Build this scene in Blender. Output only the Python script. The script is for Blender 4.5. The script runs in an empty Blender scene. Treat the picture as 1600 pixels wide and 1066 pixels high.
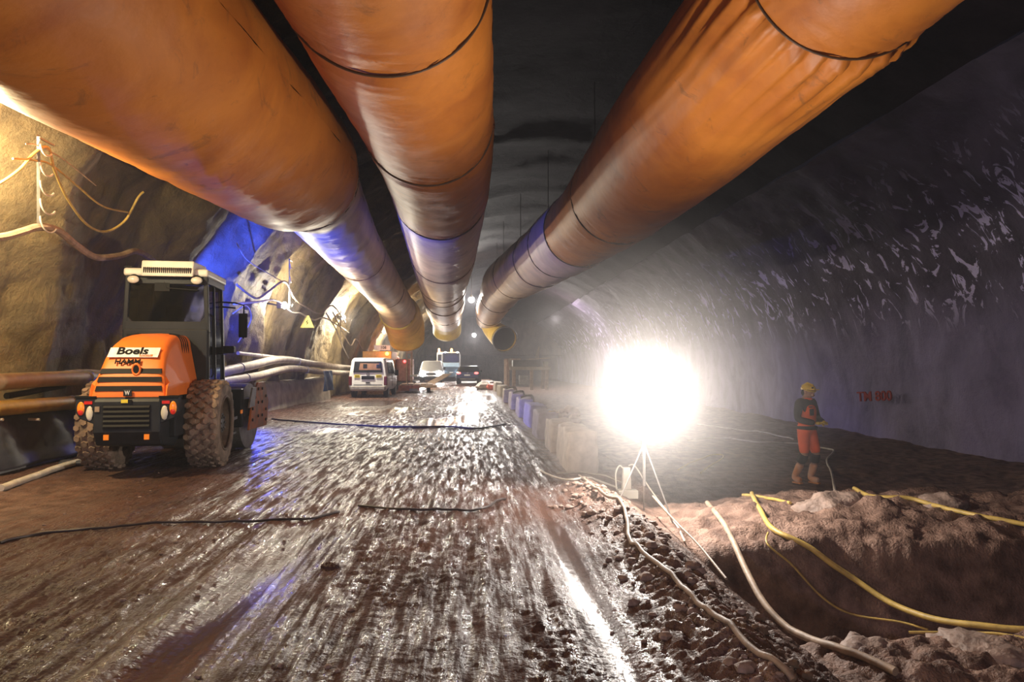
import bpy, bmesh, math, random
import numpy as np
from mathutils import Vector, Matrix
random.seed(4)
SC = bpy.context.scene
COL = SC.collection
PI = math.pi
def R(d): return math.radians(d)

# ------------------------------------------------------------------ camera
F = 1120.0; H = 1.55
YAW = math.atan((800-733)/F); PIT = math.atan((570-533)/F*math.cos(YAW))
cam = bpy.data.cameras.new('camera'); cam.sensor_width = 36; cam.lens = 36*F/1600; cam.clip_end = 400
cam_o = bpy.data.objects.new('camera', cam); COL.objects.link(cam_o)
cam_o.location = (0, 0, H); cam_o.rotation_euler = (R(90)+PIT, 0, -YAW)
SC.camera = cam_o
_fw = Vector((math.sin(YAW)*math.cos(PIT), math.cos(YAW)*math.cos(PIT), math.sin(PIT)))
_rt = Vector((math.cos(YAW), -math.sin(YAW), 0)); _up = _rt.cross(_fw)
def ray(u, v): return _fw + _rt*((u-800)/F) - _up*((v-533)/F)
def at_y(u, v, y): r = ray(u, v); return Vector((0, 0, H)) + r*(y/r.y)      # world point at distance y down the tunnel
def at_x(u, v, x): r = ray(u, v); return Vector((0, 0, H)) + r*(x/r.x)

# ------------------------------------------------------------------ world, exposure
w = bpy.data.worlds.new('world'); SC.world = w; w.use_nodes = True
w.node_tree.nodes['Background'].inputs[0].default_value = (.02, .018, .03, 1)
w.node_tree.nodes['Background'].inputs[1].default_value = .25
SC.view_settings.view_transform = 'Standard'; SC.view_settings.look = 'None'
SC.view_settings.exposure = 0.0; SC.view_settings.gamma = 1.0; SC.view_settings.use_curve_mapping = False
SC.cycles.use_denoising = True
SC.cycles.max_bounces = 6; SC.cycles.diffuse_bounces = 3; SC.cycles.glossy_bounces = 3; SC.cycles.volume_bounces = 0
SC.cycles.transparent_max_bounces = 8; SC.cycles.sample_clamp_indirect = 4; SC.cycles.volume_max_steps = 64

# ------------------------------------------------------------------ lights
def point(name, loc, power, color=(1, 1, 1), r=.08):
    l = bpy.data.lights.new(name, 'POINT'); l.energy = power; l.color = color; l.shadow_soft_size = r
    o = bpy.data.objects.new(name, l); COL.objects.link(o); o.location = loc; return o
def spot(name, loc, target, power, color=(1, 1, 1), ang=60, r=.1, blend=.5):
    l = bpy.data.lights.new(name, 'SPOT'); l.energy = power; l.color = color; l.shadow_soft_size = r
    l.spot_size = R(ang); l.spot_blend = blend
    o = bpy.data.objects.new(name, l); COL.objects.link(o); o.location = loc
    o.rotation_euler = (Vector(target)-Vector(loc)).to_track_quat('-Z', 'Y').to_euler(); return o
def area(name, loc, target, power, color, size):
    l = bpy.data.lights.new(name, 'AREA'); l.energy = power; l.color = color; l.size = size
    o = bpy.data.objects.new(name, l); COL.objects.link(o); o.location = loc
    o.rotation_euler = (Vector(target)-Vector(loc)).to_track_quat('-Z', 'Y').to_euler(); return o
WARM = (1, .84, .62); COOL = (.8, .85, 1)
FLOOD = Vector((2.06, 8.35, 1.2))
point('flood_light', FLOOD+Vector((0, -.16, 0)), 620, (1, .92, .84), .06)
# lamps on the left wall, about fifteen metres apart, and behind the camera
WALL_LAMPS = [(-5.72, 8.2, 3.75, 640), (-5.75, 22.7, 3.4, 1000), (-5.75, 33.2, 3.7, 1300), (-5.9, 50, 3.8, 1500), (-5.9, 65, 3.8, 1500)]
for x, y, z, p in WALL_LAMPS: point('wall_light', (x+.16, y, z), p, (1, .80, .44) if y < 12 else (1, .9, .7), .06)
point('wall_light_behind', (-5.4, -4.5, 3.5), 820, (.74, .68, 1), .12)
ROOF_LAMPS = [(.15, 48, 5.9, 4500), (.5, 74, 4.6, 4000)]
for x, y, z, p in ROOF_LAMPS: spot('roof_light', (x, y-.25, z), (x, y-8, 0), p, (1, .94, .87), 150, .12, .3)
point('roof_light', (7.5, 62, 5.5), 1500, (1, .9, .85), .1)
spot('blue_beacon_light', (-5.2, 16.0, 2.3), (-5.9, 20, 5.0), 2300, (.02, .06, 1), 88, .05, .5)
point('blue_ground_fill', (-4.95, 17.4, .5), 90, (.02, .06, 1), .05)  # added unseen lamp, tints the ground beyond the drum blue
spot('blue_beacon_light', (-5.2, 16.0, 2.3), (-1.8, 19.2, 0), 1800, (.02, .06, 1), 66, .05, .5)
spot('blue_beacon_light', (-5.2, 16.0, 2.3), (-2.6, 19.0, 5.6), 1500, (.02, .06, 1), 85, .05, .5)
# added soft fill behind the camera, aimed at the ducts and the roller
area('fill_behind', (-1.2, -5.5, 1.4), (-1.5, 8, 5.4), 48, (1, .60, .28), 1.0)
area('fill_on_roller', (1.5, -4, 3.2), (-4.5, 10.5, 1.4), 70, (1, .93, .85), .6)

# ------------------------------------------------------------------ noise
def _hash(ix, iy, seed):
    h = (ix.astype(np.int64)*374761393 + iy.astype(np.int64)*668265263 + seed*974634777) & 0xffffffff
    h = ((h ^ (h >> 13))*1274126177) & 0xffffffff
    return ((h ^ (h >> 16)) & 0xffff)/65535.0
def vn(x, y, seed=0):
    x = np.asarray(x, float); y = np.asarray(y, float)
    ix = np.floor(x); iy = np.floor(y); fx = x-ix; fy = y-iy
    fx = fx*fx*(3-2*fx); fy = fy*fy*(3-2*fy)
    a = _hash(ix, iy, seed); b = _hash(ix+1, iy, seed); c = _hash(ix, iy+1, seed); d = _hash(ix+1, iy+1, seed)
    return (a*(1-fx)+b*fx)*(1-fy)+(c*(1-fx)+d*fx)*fy
def fbm(x, y, o=4, seed=0, g=.5):
    s = 0; a = 1; t = 0
    for i in range(o):
        s = s+a*(vn(x, y, seed+i*7)*2-1); t += a; a *= g; x = x*2.03+5.1; y = y*2.03+1.7
    return s/t
def ss(a, b, x):
    t = np.clip((np.asarray(x, float)-a)/(b-a), 0, 1); return t*t*(3-2*t)

# ------------------------------------------------------------------ ground height
def G(x, y, detail=1.0):
    x = np.asarray(x, float); y = np.asarray(y, float)
    wob = .12*fbm(x*.6, y*.6, 2, 3)
    # road
    road = .02*fbm(x*.5, y*.25, 3, 5) + .05*ss(-4.8, -6.5, x)
    lane = .026*fbm(x*8, y*.35, 4, 11)+.012*fbm(x*15, y*.5, 3, 13)                                  # wheel tracks along the road
    rough_m = .35+.65*ss(.35, .62, vn(x*1.6+3, y*.28+.2, 17))            # smooth lanes against lugged ones
    cen = ss(-1.35, -1.05, x)*ss(.72, .5, x)
    lugs = (.022*cen*np.abs(fbm(x*7+2, y*15, 2, 25))+.016*fbm(x*12, y*20, 3, 21)+.014*(np.abs(fbm(x*26, y*34, 2, 23))-.3))*rough_m*(1-ss(6.5, 13, y))
    wr = np.clip(1-ss(14, 26, y), 0, 1)
    h = road + detail*(lane*.9 + lugs*(.25+.75*wr))
    ruts = -.05*np.exp(-((x+1.55+.1*wob)/.28)**2)*ss(9, 5, y) - .05*np.exp(-((x-.84+wob*.4)/.16)**2)*ss(13, 7, y)
    pud = np.clip(np.exp(-((x+1.6)/.3)**2)*ss(8, 5, y)+np.exp(-((x-.84+wob*.4)/.15)**2)*ss(10, 7, y), 0, 1)
    h = h*(1-.75*pud)+ruts
    # row of churned clods along the road edge
    ed = x-1.1+wob*.8
    clod = np.exp(-((ed-.34)/.25)**2)*ss(10.2, 8.6, y)
    wave = np.abs(np.sin((y*1.0+x*.9+.5*fbm(x*2, y*2, 2, 31))*PI/.26))
    h = h+clod*(.05+detail*(.055*wave+.07*np.abs(fbm(x*7, y*9, 3, 33))))
    # shoulder that tips down to the pit
    h = h-.16*ss(1.55, 2.05, x+wob)*ss(10.5, 9, y)+detail*.02*fbm(x*14, y*14, 3, 41)*ss(1.5, 1.8, x)
    # ground beyond the road edge
    led = -.20+.09*fbm(x*.7, y*.9, 3, 51)+detail*(.17*np.abs(fbm(x*1.5, y*2.0, 4, 53))+.02*fbm(x*11, y*11, 3, 55))-.10*ss(7.6, 7.1, y)
    led = led-.14*ss(4.3, 2.4, x)+detail*(.07*np.abs(fbm(x*2.2, y*7, 4, 57))+.05*fbm(x*5, y*6, 4, 59))
    tren = -1.22+.10*fbm(x*.9, y*.9, 3, 61)
    fore = -.66+.12*fbm(x*1.0, y*1.2, 4, 63)+detail*(.16*np.abs(fbm(x*2.3, y*3.1, 4, 65))+.03*fbm(x*9, y*9, 3, 67))+.42*np.exp(-((x-5.3)/.75)**2-((y-6.1)/.5)**2)
    back = -.72+.10*fbm(x*.5, y*.5, 4, 71)+detail*.05*fbm(x*3, y*3, 4, 73)
    # two lit hummocks on the ledge
    led = led+.18*np.exp(-((x-4.55)/.42)**2-((y-8.0)/.35)**2)+.10*np.exp(-((x-3.1)/.5)**2-((y-8.5)/.4)**2)
    fr = 7.05+.16*fbm(x*1.1, y*0+1, 3, 81)
    k1 = ss(fr-.32, fr+.1, y); kb = ss(9.3+wob, 10.0+wob, y)
    k0 = ss(6.0+.25*fbm(x*.8, y*0+4, 2, 83), 5.5, y)
    low = tren*(1-k0)+fore*k0
    pit = low*(1-k1)+led*k1
    pit = pit*(1-kb)+back*kb
    edge = np.where(y < 9.6, 1.95+.03*np.sin(y*2), 2.25)
    sft = np.where(y < 9.6, .42, .8)
    s = ss(0, 1, (x-edge+wob*.5)/sft)
    return h*(1-s)+pit*s
def gz(x, y): return float(G(np.array([x]), np.array([y]))[0])
def gmax(x, y, r=.06):
    a = np.array([0, r, -r, 0, 0]); b = np.array([0, 0, 0, r, -r]); return float(G(x+a, y+b).max())
def on_ground(u, v):
    r = ray(u, v); t = np.linspace(2.5, 60, 6000); px = r.x*t; py = r.y*t; pz = H+r.z*t
    d = pz-G(px, py); i = int(np.argmax(d < 0)) if (d < 0).any() else -1
    return Vector((px[i], py[i], pz[i]))

# ------------------------------------------------------------------ materials
def nt(m): return m.node_tree.nodes, m.node_tree.links
def mat(name, col, rough=.6, metal=0., var=.25, scale=6., bump=.2, bscale=40., col2=None, emit=None, es=0, coat=0, alpha=None, bdist=.01, spec=None):
    m = bpy.data.materials.new(name); m.use_nodes = True; N, L = nt(m); b = N['Principled BSDF']
    b.inputs['Roughness'].default_value = rough; b.inputs['Metallic'].default_value = metal
    if spec is not None: b.inputs['Specular IOR Level'].default_value = spec
    tc = N.new('ShaderNodeTexCoord')
    n = N.new('ShaderNodeTexNoise'); n.inputs['Scale'].default_value = scale; n.inputs['Detail'].default_value = 6; n.inputs['Roughness'].default_value = .62
    L.new(tc.outputs['Object'], n.inputs['Vector'])
    cr = N.new('ShaderNodeValToRGB'); c2 = col2 or tuple(c*(1-var) for c in col)
    cr.color_ramp.elements[0].position = .35; cr.color_ramp.elements[1].position = .65
    cr.color_ramp.elements[0].color = (*c2, 1); cr.color_ramp.elements[1].color = (*col, 1)
    L.new(n.outputs[0], cr.inputs[0]); L.new(cr.outputs[0], b.inputs['Base Color'])
    if bump:
        n2 = N.new('ShaderNodeTexNoise'); n2.inputs['Scale'].default_value = bscale; n2.inputs['Detail'].default_value = 4
        L.new(tc.outputs['Object'], n2.inputs['Vector'])
        bp = N.new('ShaderNodeBump'); bp.inputs['Strength'].default_value = bump; bp.inputs['Distance'].default_value = bdist
        L.new(n2.outputs[0], bp.inputs['Height']); L.new(bp.outputs[0], b.inputs['Normal'])
    if emit: b.inputs['Emission Color'].default_value = (*emit, 1); b.inputs['Emission Strength'].default_value = es
    if coat: b.inputs['Coat Weight'].default_value = coat
    return m
def emitter(name, col, s):
    m = bpy.data.materials.new(name); m.use_nodes = True; N, L = nt(m); b = N['Principled BSDF']
    b.inputs['Base Color'].default_value = (.8, .8, .8, 1); b.inputs['Emission Color'].default_value = (*col, 1); b.inputs['Emission Strength'].default_value = s
    return m
def glass(name, col, rough=.03):
    m = bpy.data.materials.new(name); m.use_nodes = True; N, L = nt(m); b = N['Principled BSDF']
    tr = N.new('ShaderNodeBsdfTransparent'); tr.inputs[0].default_value = (*col, 1)
    gl = N.new('ShaderNodeBsdfGlossy'); gl.inputs['Roughness'].default_value = rough
    mx = N.new('ShaderNodeMixShader'); mx.inputs[0].default_value = .12
    L.new(tr.outputs[0], mx.inputs[1]); L.new(gl.outputs[0], mx.inputs[2]); L.new(mx.outputs[0], N['Material Output'].inputs[0])
    N.remove(b); return m

def mud_material():
    m = bpy.data.materials.new('wet_mud'); m.use_nodes = True; N, L = nt(m); b = N['Principled BSDF']
    g = N.new('ShaderNodeNewGeometry')
    at = N.new('ShaderNodeAttribute'); at.attribute_name = 'zone'       # red = road wetness, green = dry rock
    sep = N.new('ShaderNodeSeparateColor'); L.new(at.outputs['Color'], sep.inputs[0])
    n1 = N.new('ShaderNodeTexNoise'); n1.inputs['Scale'].default_value = 1.1; n1.inputs['Detail'].default_value = 8; n1.inputs['Roughness'].default_value = .65
    L.new(g.outputs['Position'], n1.inputs['Vector'])
    cr = N.new('ShaderNodeValToRGB'); e = cr.color_ramp.elements
    e[0].position = .3; e[0].color = (.045, .021, .015, 1); e[1].position = .7; e[1].color = (.125, .062, .043, 1)
    L.new(n1.outputs[0], cr.inputs[0])
    n3 = N.new('ShaderNodeTexNoise'); n3.inputs['Scale'].default_value = 5; n3.inputs['Detail'].default_value = 8
    L.new(g.outputs['Position'], n3.inputs['Vector'])
    cr2 = N.new('ShaderNodeValToRGB'); e = cr2.color_ramp.elements
    e[0].position = .35; e[0].color = (.10, .058, .042, 1); e[1].position = .68; e[1].color = (.31, .20, .15, 1)
    L.new(n3.outputs[0], cr2.inputs[0])
    mx = N.new('ShaderNodeMix'); mx.data_type = 'RGBA'; L.new(sep.outputs[1], mx.inputs[0]); L.new(cr.outputs[0], mx.inputs[6]); L.new(cr2.outputs[0], mx.inputs[7])
    L.new(mx.outputs[2], b.inputs['Base Color'])
    n2 = N.new('ShaderNodeTexNoise'); n2.inputs['Scale'].default_value = 5; n2.inputs['Detail'].default_value = 7; n2.inputs['Roughness'].default_value = .7
    mp = N.new('ShaderNodeMapping'); mp.inputs['Scale'].default_value = (2.6, .26, 1); L.new(g.outputs['Position'], mp.inputs[0]); L.new(mp.outputs[0], n2.inputs['Vector'])
    mr = N.new('ShaderNodeMapRange'); mr.inputs[1].default_value = .40; mr.inputs[2].default_value = .60; mr.inputs[3].default_value = .13; mr.inputs[4].default_value = .85
    L.new(n2.outputs[0], mr.inputs[0])
    # puddles smoother, dry rock rougher
    a = N.new('ShaderNodeMix'); L.new(sep.outputs[0], a.inputs[0]); L.new(mr.outputs[0], a.inputs[2]); a.inputs[3].default_value = .2
    c = N.new('ShaderNodeMix'); L.new(sep.outputs[1], c.inputs[0]); L.new(a.outputs[0], c.inputs[2]); c.inputs[3].default_value = .62
    L.new(c.outputs[0], b.inputs['Roughness'])
    sl = N.new('ShaderNodeMapRange'); sl.inputs[1].default_value = .2; sl.inputs[2].default_value = .7; sl.inputs[3].default_value = .62; sl.inputs[4].default_value = .10
    L.new(c.outputs[0], sl.inputs[0]); L.new(sl.outputs[0], b.inputs['Specular IOR Level'])
    bn = N.new('ShaderNodeTexNoise'); bn.inputs['Scale'].default_value = 36; bn.inputs['Detail'].default_value = 3; bn.inputs['Roughness'].default_value = .6
    L.new(g.outputs['Position'], bn.inputs['Vector'])
    # less relief where water stands
    s = N.new('ShaderNodeMapRange'); s.inputs[3].default_value = 1; s.inputs[4].default_value = .10; L.new(sep.outputs[0], s.inputs[0])
    bp = N.new('ShaderNodeBump'); bp.inputs['Distance'].default_value = .03; L.new(s.outputs[0], bp.inputs['Strength']); L.new(bn.outputs[0], bp.inputs['Height'])
    L.new(bp.outputs[0], b.inputs['Normal'])
    return m

def rock_material(name, c_dark, c_light, splash=0., tint=(1, 1, 1), streak=.5, bscale=5, rough=.75, spec=.35):
    m = bpy.data.materials.new(name); m.use_nodes = True; N, L = nt(m); b = N['Principled BSDF']
    g = N.new('ShaderNodeNewGeometry')
    mp = N.new('ShaderNodeMapping'); mp.inputs['Scale'].default_value = (1, 1.0, .5); L.new(g.outputs['Position'], mp.inputs[0])
    n1 = N.new('ShaderNodeTexNoise'); n1.inputs['Scale'].default_value = .9; n1.inputs['Detail'].default_value = 9; n1.inputs['Roughness'].default_value = .62; n1.inputs['Distortion'].default_value = streak
    L.new(mp.outputs[0], n1.inputs['Vector'])
    cr = N.new('ShaderNodeValToRGB'); e = cr.color_ramp.elements; e[0].position = .32; e[0].color = (*c_dark, 1); e[1].position = .66; e[1].color = (*c_light, 1)
    L.new(n1.outputs[0], cr.inputs[0]); out = cr.outputs[0]
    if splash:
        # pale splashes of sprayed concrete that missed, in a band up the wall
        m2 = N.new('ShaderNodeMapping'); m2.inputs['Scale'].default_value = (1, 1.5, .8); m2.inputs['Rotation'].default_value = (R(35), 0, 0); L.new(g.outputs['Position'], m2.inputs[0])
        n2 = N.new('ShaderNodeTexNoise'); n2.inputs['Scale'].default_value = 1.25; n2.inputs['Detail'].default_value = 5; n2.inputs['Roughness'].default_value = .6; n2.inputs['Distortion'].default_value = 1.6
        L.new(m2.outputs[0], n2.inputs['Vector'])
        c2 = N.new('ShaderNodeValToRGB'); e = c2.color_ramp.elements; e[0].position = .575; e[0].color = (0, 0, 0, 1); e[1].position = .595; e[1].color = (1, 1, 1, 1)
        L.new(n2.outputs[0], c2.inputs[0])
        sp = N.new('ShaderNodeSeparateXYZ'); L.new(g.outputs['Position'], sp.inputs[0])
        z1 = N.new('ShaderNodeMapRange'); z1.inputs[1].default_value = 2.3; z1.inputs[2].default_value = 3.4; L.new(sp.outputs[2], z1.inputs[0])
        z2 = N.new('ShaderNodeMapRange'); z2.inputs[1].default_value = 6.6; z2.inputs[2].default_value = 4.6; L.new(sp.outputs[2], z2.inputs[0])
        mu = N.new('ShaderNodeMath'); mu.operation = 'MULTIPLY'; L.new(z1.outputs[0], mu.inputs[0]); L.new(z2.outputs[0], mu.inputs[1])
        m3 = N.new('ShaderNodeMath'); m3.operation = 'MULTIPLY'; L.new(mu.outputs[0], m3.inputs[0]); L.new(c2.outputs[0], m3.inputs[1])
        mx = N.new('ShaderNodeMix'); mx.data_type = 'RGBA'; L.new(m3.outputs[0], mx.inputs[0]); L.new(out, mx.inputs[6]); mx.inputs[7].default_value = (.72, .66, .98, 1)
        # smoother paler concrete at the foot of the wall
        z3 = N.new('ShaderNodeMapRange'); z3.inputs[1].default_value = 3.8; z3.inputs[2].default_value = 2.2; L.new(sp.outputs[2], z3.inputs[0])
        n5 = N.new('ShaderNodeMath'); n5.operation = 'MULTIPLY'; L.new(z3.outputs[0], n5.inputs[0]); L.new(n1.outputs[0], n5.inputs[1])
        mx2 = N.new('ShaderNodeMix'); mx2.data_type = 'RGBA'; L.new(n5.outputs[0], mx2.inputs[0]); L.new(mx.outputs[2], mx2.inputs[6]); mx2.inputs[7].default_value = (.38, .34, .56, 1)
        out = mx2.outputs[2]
    L.new(out, b.inputs['Base Color']); b.inputs['Roughness'].default_value = rough; b.inputs['Specular IOR Level'].default_value = spec
    bn = N.new('ShaderNodeTexNoise'); bn.inputs['Scale'].default_value = bscale; bn.inputs['Detail'].default_value = 9; bn.inputs['Roughness'].default_value = .68
    L.new(g.outputs['Position'], bn.inputs['Vector'])
    bp = N.new('ShaderNodeBump'); bp.inputs['Distance'].default_value = .12; bp.inputs['Strength'].default_value = .8; L.new(bn.outputs[0], bp.inputs['Height']); L.new(bp.outputs[0], b.inputs['Normal'])
    return m

def duct_material(name, c1, c2, stain=.5, rough=.52):
    m = bpy.data.materials.new(name); m.use_nodes = True; N, L = nt(m); b = N['Principled BSDF']
    tc = N.new('ShaderNodeNewGeometry')
    n1 = N.new('ShaderNodeTexNoise'); n1.inputs['Scale'].default_value = .8; n1.inputs['Detail'].default_value = 8; n1.inputs['Roughness'].default_value = .6; n1.inputs['Distortion'].default_value = .6
    L.new(tc.outputs['Position'], n1.inputs['Vector'])
    cr = N.new('ShaderNodeValToRGB'); e = cr.color_ramp.elements; e[0].position = .3; e[0].color = (*c2, 1); e[1].position = .6; e[1].color = (*c1, 1)
    L.new(n1.outputs[0], cr.inputs[0])
    n2 = N.new('ShaderNodeTexNoise'); n2.inputs['Scale'].default_value = 1.7; n2.inputs['Detail'].default_value = 10; n2.inputs['Roughness'].default_value = .75; n2.inputs['Distortion'].default_value = 1.2
    L.new(tc.outputs['Position'], n2.inputs['Vector'])
    c3 = N.new('ShaderNodeValToRGB'); e = c3.color_ramp.elements; e[0].position = .34; e[0].color = (1, 1, 1, 1); e[1].position = .43; e[1].color = (0, 0, 0, 1)
    L.new(n2.outputs[0], c3.inputs[0])
    mu = N.new('ShaderNodeMath'); mu.operation = 'MULTIPLY'; mu.inputs[1].default_value = stain; L.new(c3.outputs[0], mu.inputs[0])
    mx = N.new('ShaderNodeMix'); mx.data_type = 'RGBA'; L.new(mu.outputs[0], mx.inputs[0]); L.new(cr.outputs[0], mx.inputs[6]); mx.inputs[7].default_value = (.05, .03, .02, 1)
    L.new(mx.outputs[2], b.inputs['Base Color']); b.inputs['Roughness'].default_value = rough
    bn = N.new('ShaderNodeTexNoise'); bn.inputs['Scale'].default_value = 7; bn.inputs['Detail'].default_value = 6; L.new(tc.outputs['Position'], bn.inputs['Vector'])
    bp = N.new('ShaderNodeBump'); bp.inputs['Distance'].default_value = .02; bp.inputs['Strength'].default_value = .35; L.new(bn.outputs[0], bp.inputs['Height']); L.new(bp.outputs[0], b.inputs['Normal'])
    return m

M = {}
M['mud'] = mud_material()
M['rock_left'] = rock_material('sprayed_concrete_left', (.07, .052, .03), (.27, .20, .10), streak=.8)
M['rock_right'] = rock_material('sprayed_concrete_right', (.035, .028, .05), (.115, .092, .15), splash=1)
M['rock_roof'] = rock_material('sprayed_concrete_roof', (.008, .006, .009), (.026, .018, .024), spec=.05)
M['rock_back'] = rock_material('rock_back', (.03, .022, .02), (.16, .11, .095))
M['concrete'] = mat('cast_concrete', (.42, .38, .32), .8, var=.45, scale=2.5, bump=.5, bscale=14)
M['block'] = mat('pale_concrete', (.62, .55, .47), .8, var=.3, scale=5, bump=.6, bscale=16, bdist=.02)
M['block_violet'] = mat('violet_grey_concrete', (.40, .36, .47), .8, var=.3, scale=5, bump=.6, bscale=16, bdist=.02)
M['duct_orange'] = duct_material('orange_duct_fabric', (.60, .20, .022), (.40, .11, .01), .4)
M['duct_tan'] = duct_material('tan_duct_fabric', (.68, .50, .32), (.44, .31, .2), .3)
M['duct_yellow'] = duct_material('yellow_duct_fabric', (.85, .62, .12), (.6, .42, .08), .2)
M['duct_dark'] = mat('sleeve_shade', (.02, .02, .022), .8)
M['band'] = mat('dark_band', (.10, .05, .02), .6)
M['orange'] = mat('orange_paint', (.86, .19, .018), .5, var=.12, scale=3, bump=.05)
M['orange_dirty'] = mat('orange_paint_muddy', (.62, .16, .03), .55, col2=(.25, .13, .07), scale=4, bump=.2)
M['darkgrey'] = mat('dark_grey_paint', (.022, .025, .03), .5, var=.3, scale=4, bump=.08, spec=.22)
M['black'] = mat('black_plastic', (.010, .010, .011), .6, spec=.15, bump=0)
M['cream'] = mat('cream_paint', (.78, .76, .66), .4, var=.12, bump=.05)
M['tyre'] = mat('muddy_tyre', (.30, .21, .145), .8, col2=(.10, .07, .05), scale=5, bump=.5, bscale=30)
M['rim_mud'] = mat('muddy_rim', (.16, .11, .075), .75, col2=(.08, .05, .035))
M['clod'] = mat('clod_mud', (.30, .21, .165), .75, col2=(.18, .115, .085), scale=20, bump=.6, bscale=60)
M['rubber'] = mat('dark_rubber', (.03, .027, .026), .7)
M['steel'] = mat('grey_steel', (.35, .33, .31), .45, .5, var=.4, bump=.1)
M['steel_dark'] = mat('dark_steel', (.09, .085, .08), .5, .4, var=.4)
M['glass_cab'] = glass('cab_glass', (.20, .28, .38))
M['glass_dark'] = mat('tinted_glass', (.015, .018, .022), .08)
M['white_paint'] = mat('white_paint', (.75, .75, .74), .35, var=.12, bump=.03)
M['bluewhite'] = mat('pale_blue_paint', (.42, .58, .75), .4, var=.15, bump=.03)
M['black_paint'] = mat('black_paint', (.012, .013, .017), .2, var=.2, bump=0)
M['lens_amber'] = mat('amber_lens', (.9, .25, .02), .2, bump=0, emit=(1, .25, .02), es=.25)
M['lens_red'] = mat('red_lens', (.6, .02, .015), .2, bump=0, emit=(1, .05, .02), es=.15)
M['lens_white'] = mat('clear_lens', (.8, .76, .64), .2, bump=0)
M['red_light'] = emitter('red_tail_light', (1, .06, .06), 5)
M['white_light'] = emitter('white_lamp', (1, .95, .88), 60)
M['head_light'] = emitter('headlamp', (1, .97, .95), 90)
M['amber_light'] = emitter('amber_beacon', (1, .27, .03), 5)
M['blue_light'] = emitter('blue_lamp', (.03, .1, 1), 4)
M['hose_yellow'] = mat('yellow_hose', (.52, .36, .09), .5, var=.4, scale=8)
M['hose_tan'] = mat('muddy_hose', (.40, .29, .2), .6, var=.5, scale=7)
M['hose_pale'] = mat('pale_hose', (.62, .56, .46), .5, var=.3)
M['pipe_tan'] = mat('dusty_tan_pipe', (.55, .43, .22), .5, var=.3, scale=4)
M['pipe_yellow'] = mat('ochre_pipe', (.55, .36, .06), .5, var=.35, scale=4)
M['pipe_pale'] = mat('pale_grey_pipe', (.60, .54, .46), .55, var=.4, scale=4)
M['cable_black'] = mat('black_cable', (.035, .02, .018), .45)
M['tarp_grey'] = mat('dark_grey_sheet', (.07, .075, .09), .6, var=.3)
M['tarp_blue'] = mat('blue_sheet', (.03, .10, .25), .5, var=.3)
M['sign_yellow'] = mat('yellow_sign', (.85, .68, .05), .5, bump=0)
M['sign_text'] = mat('dark_print', (.012, .012, .012), .8, bump=0, spec=.1)
M['sign_white'] = mat('white_sign', (.8, .8, .8), .5, bump=0)
M['wood'] = mat('dusty_timber', (.42, .30, .22), .75, var=.4, scale=5)
M['red_cloth'] = mat('red_plastic', (.75, .10, .04), .5)
M['red_spray'] = mat('red_spray_paint', (.35, .03, .03), .7, bump=0)

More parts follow.
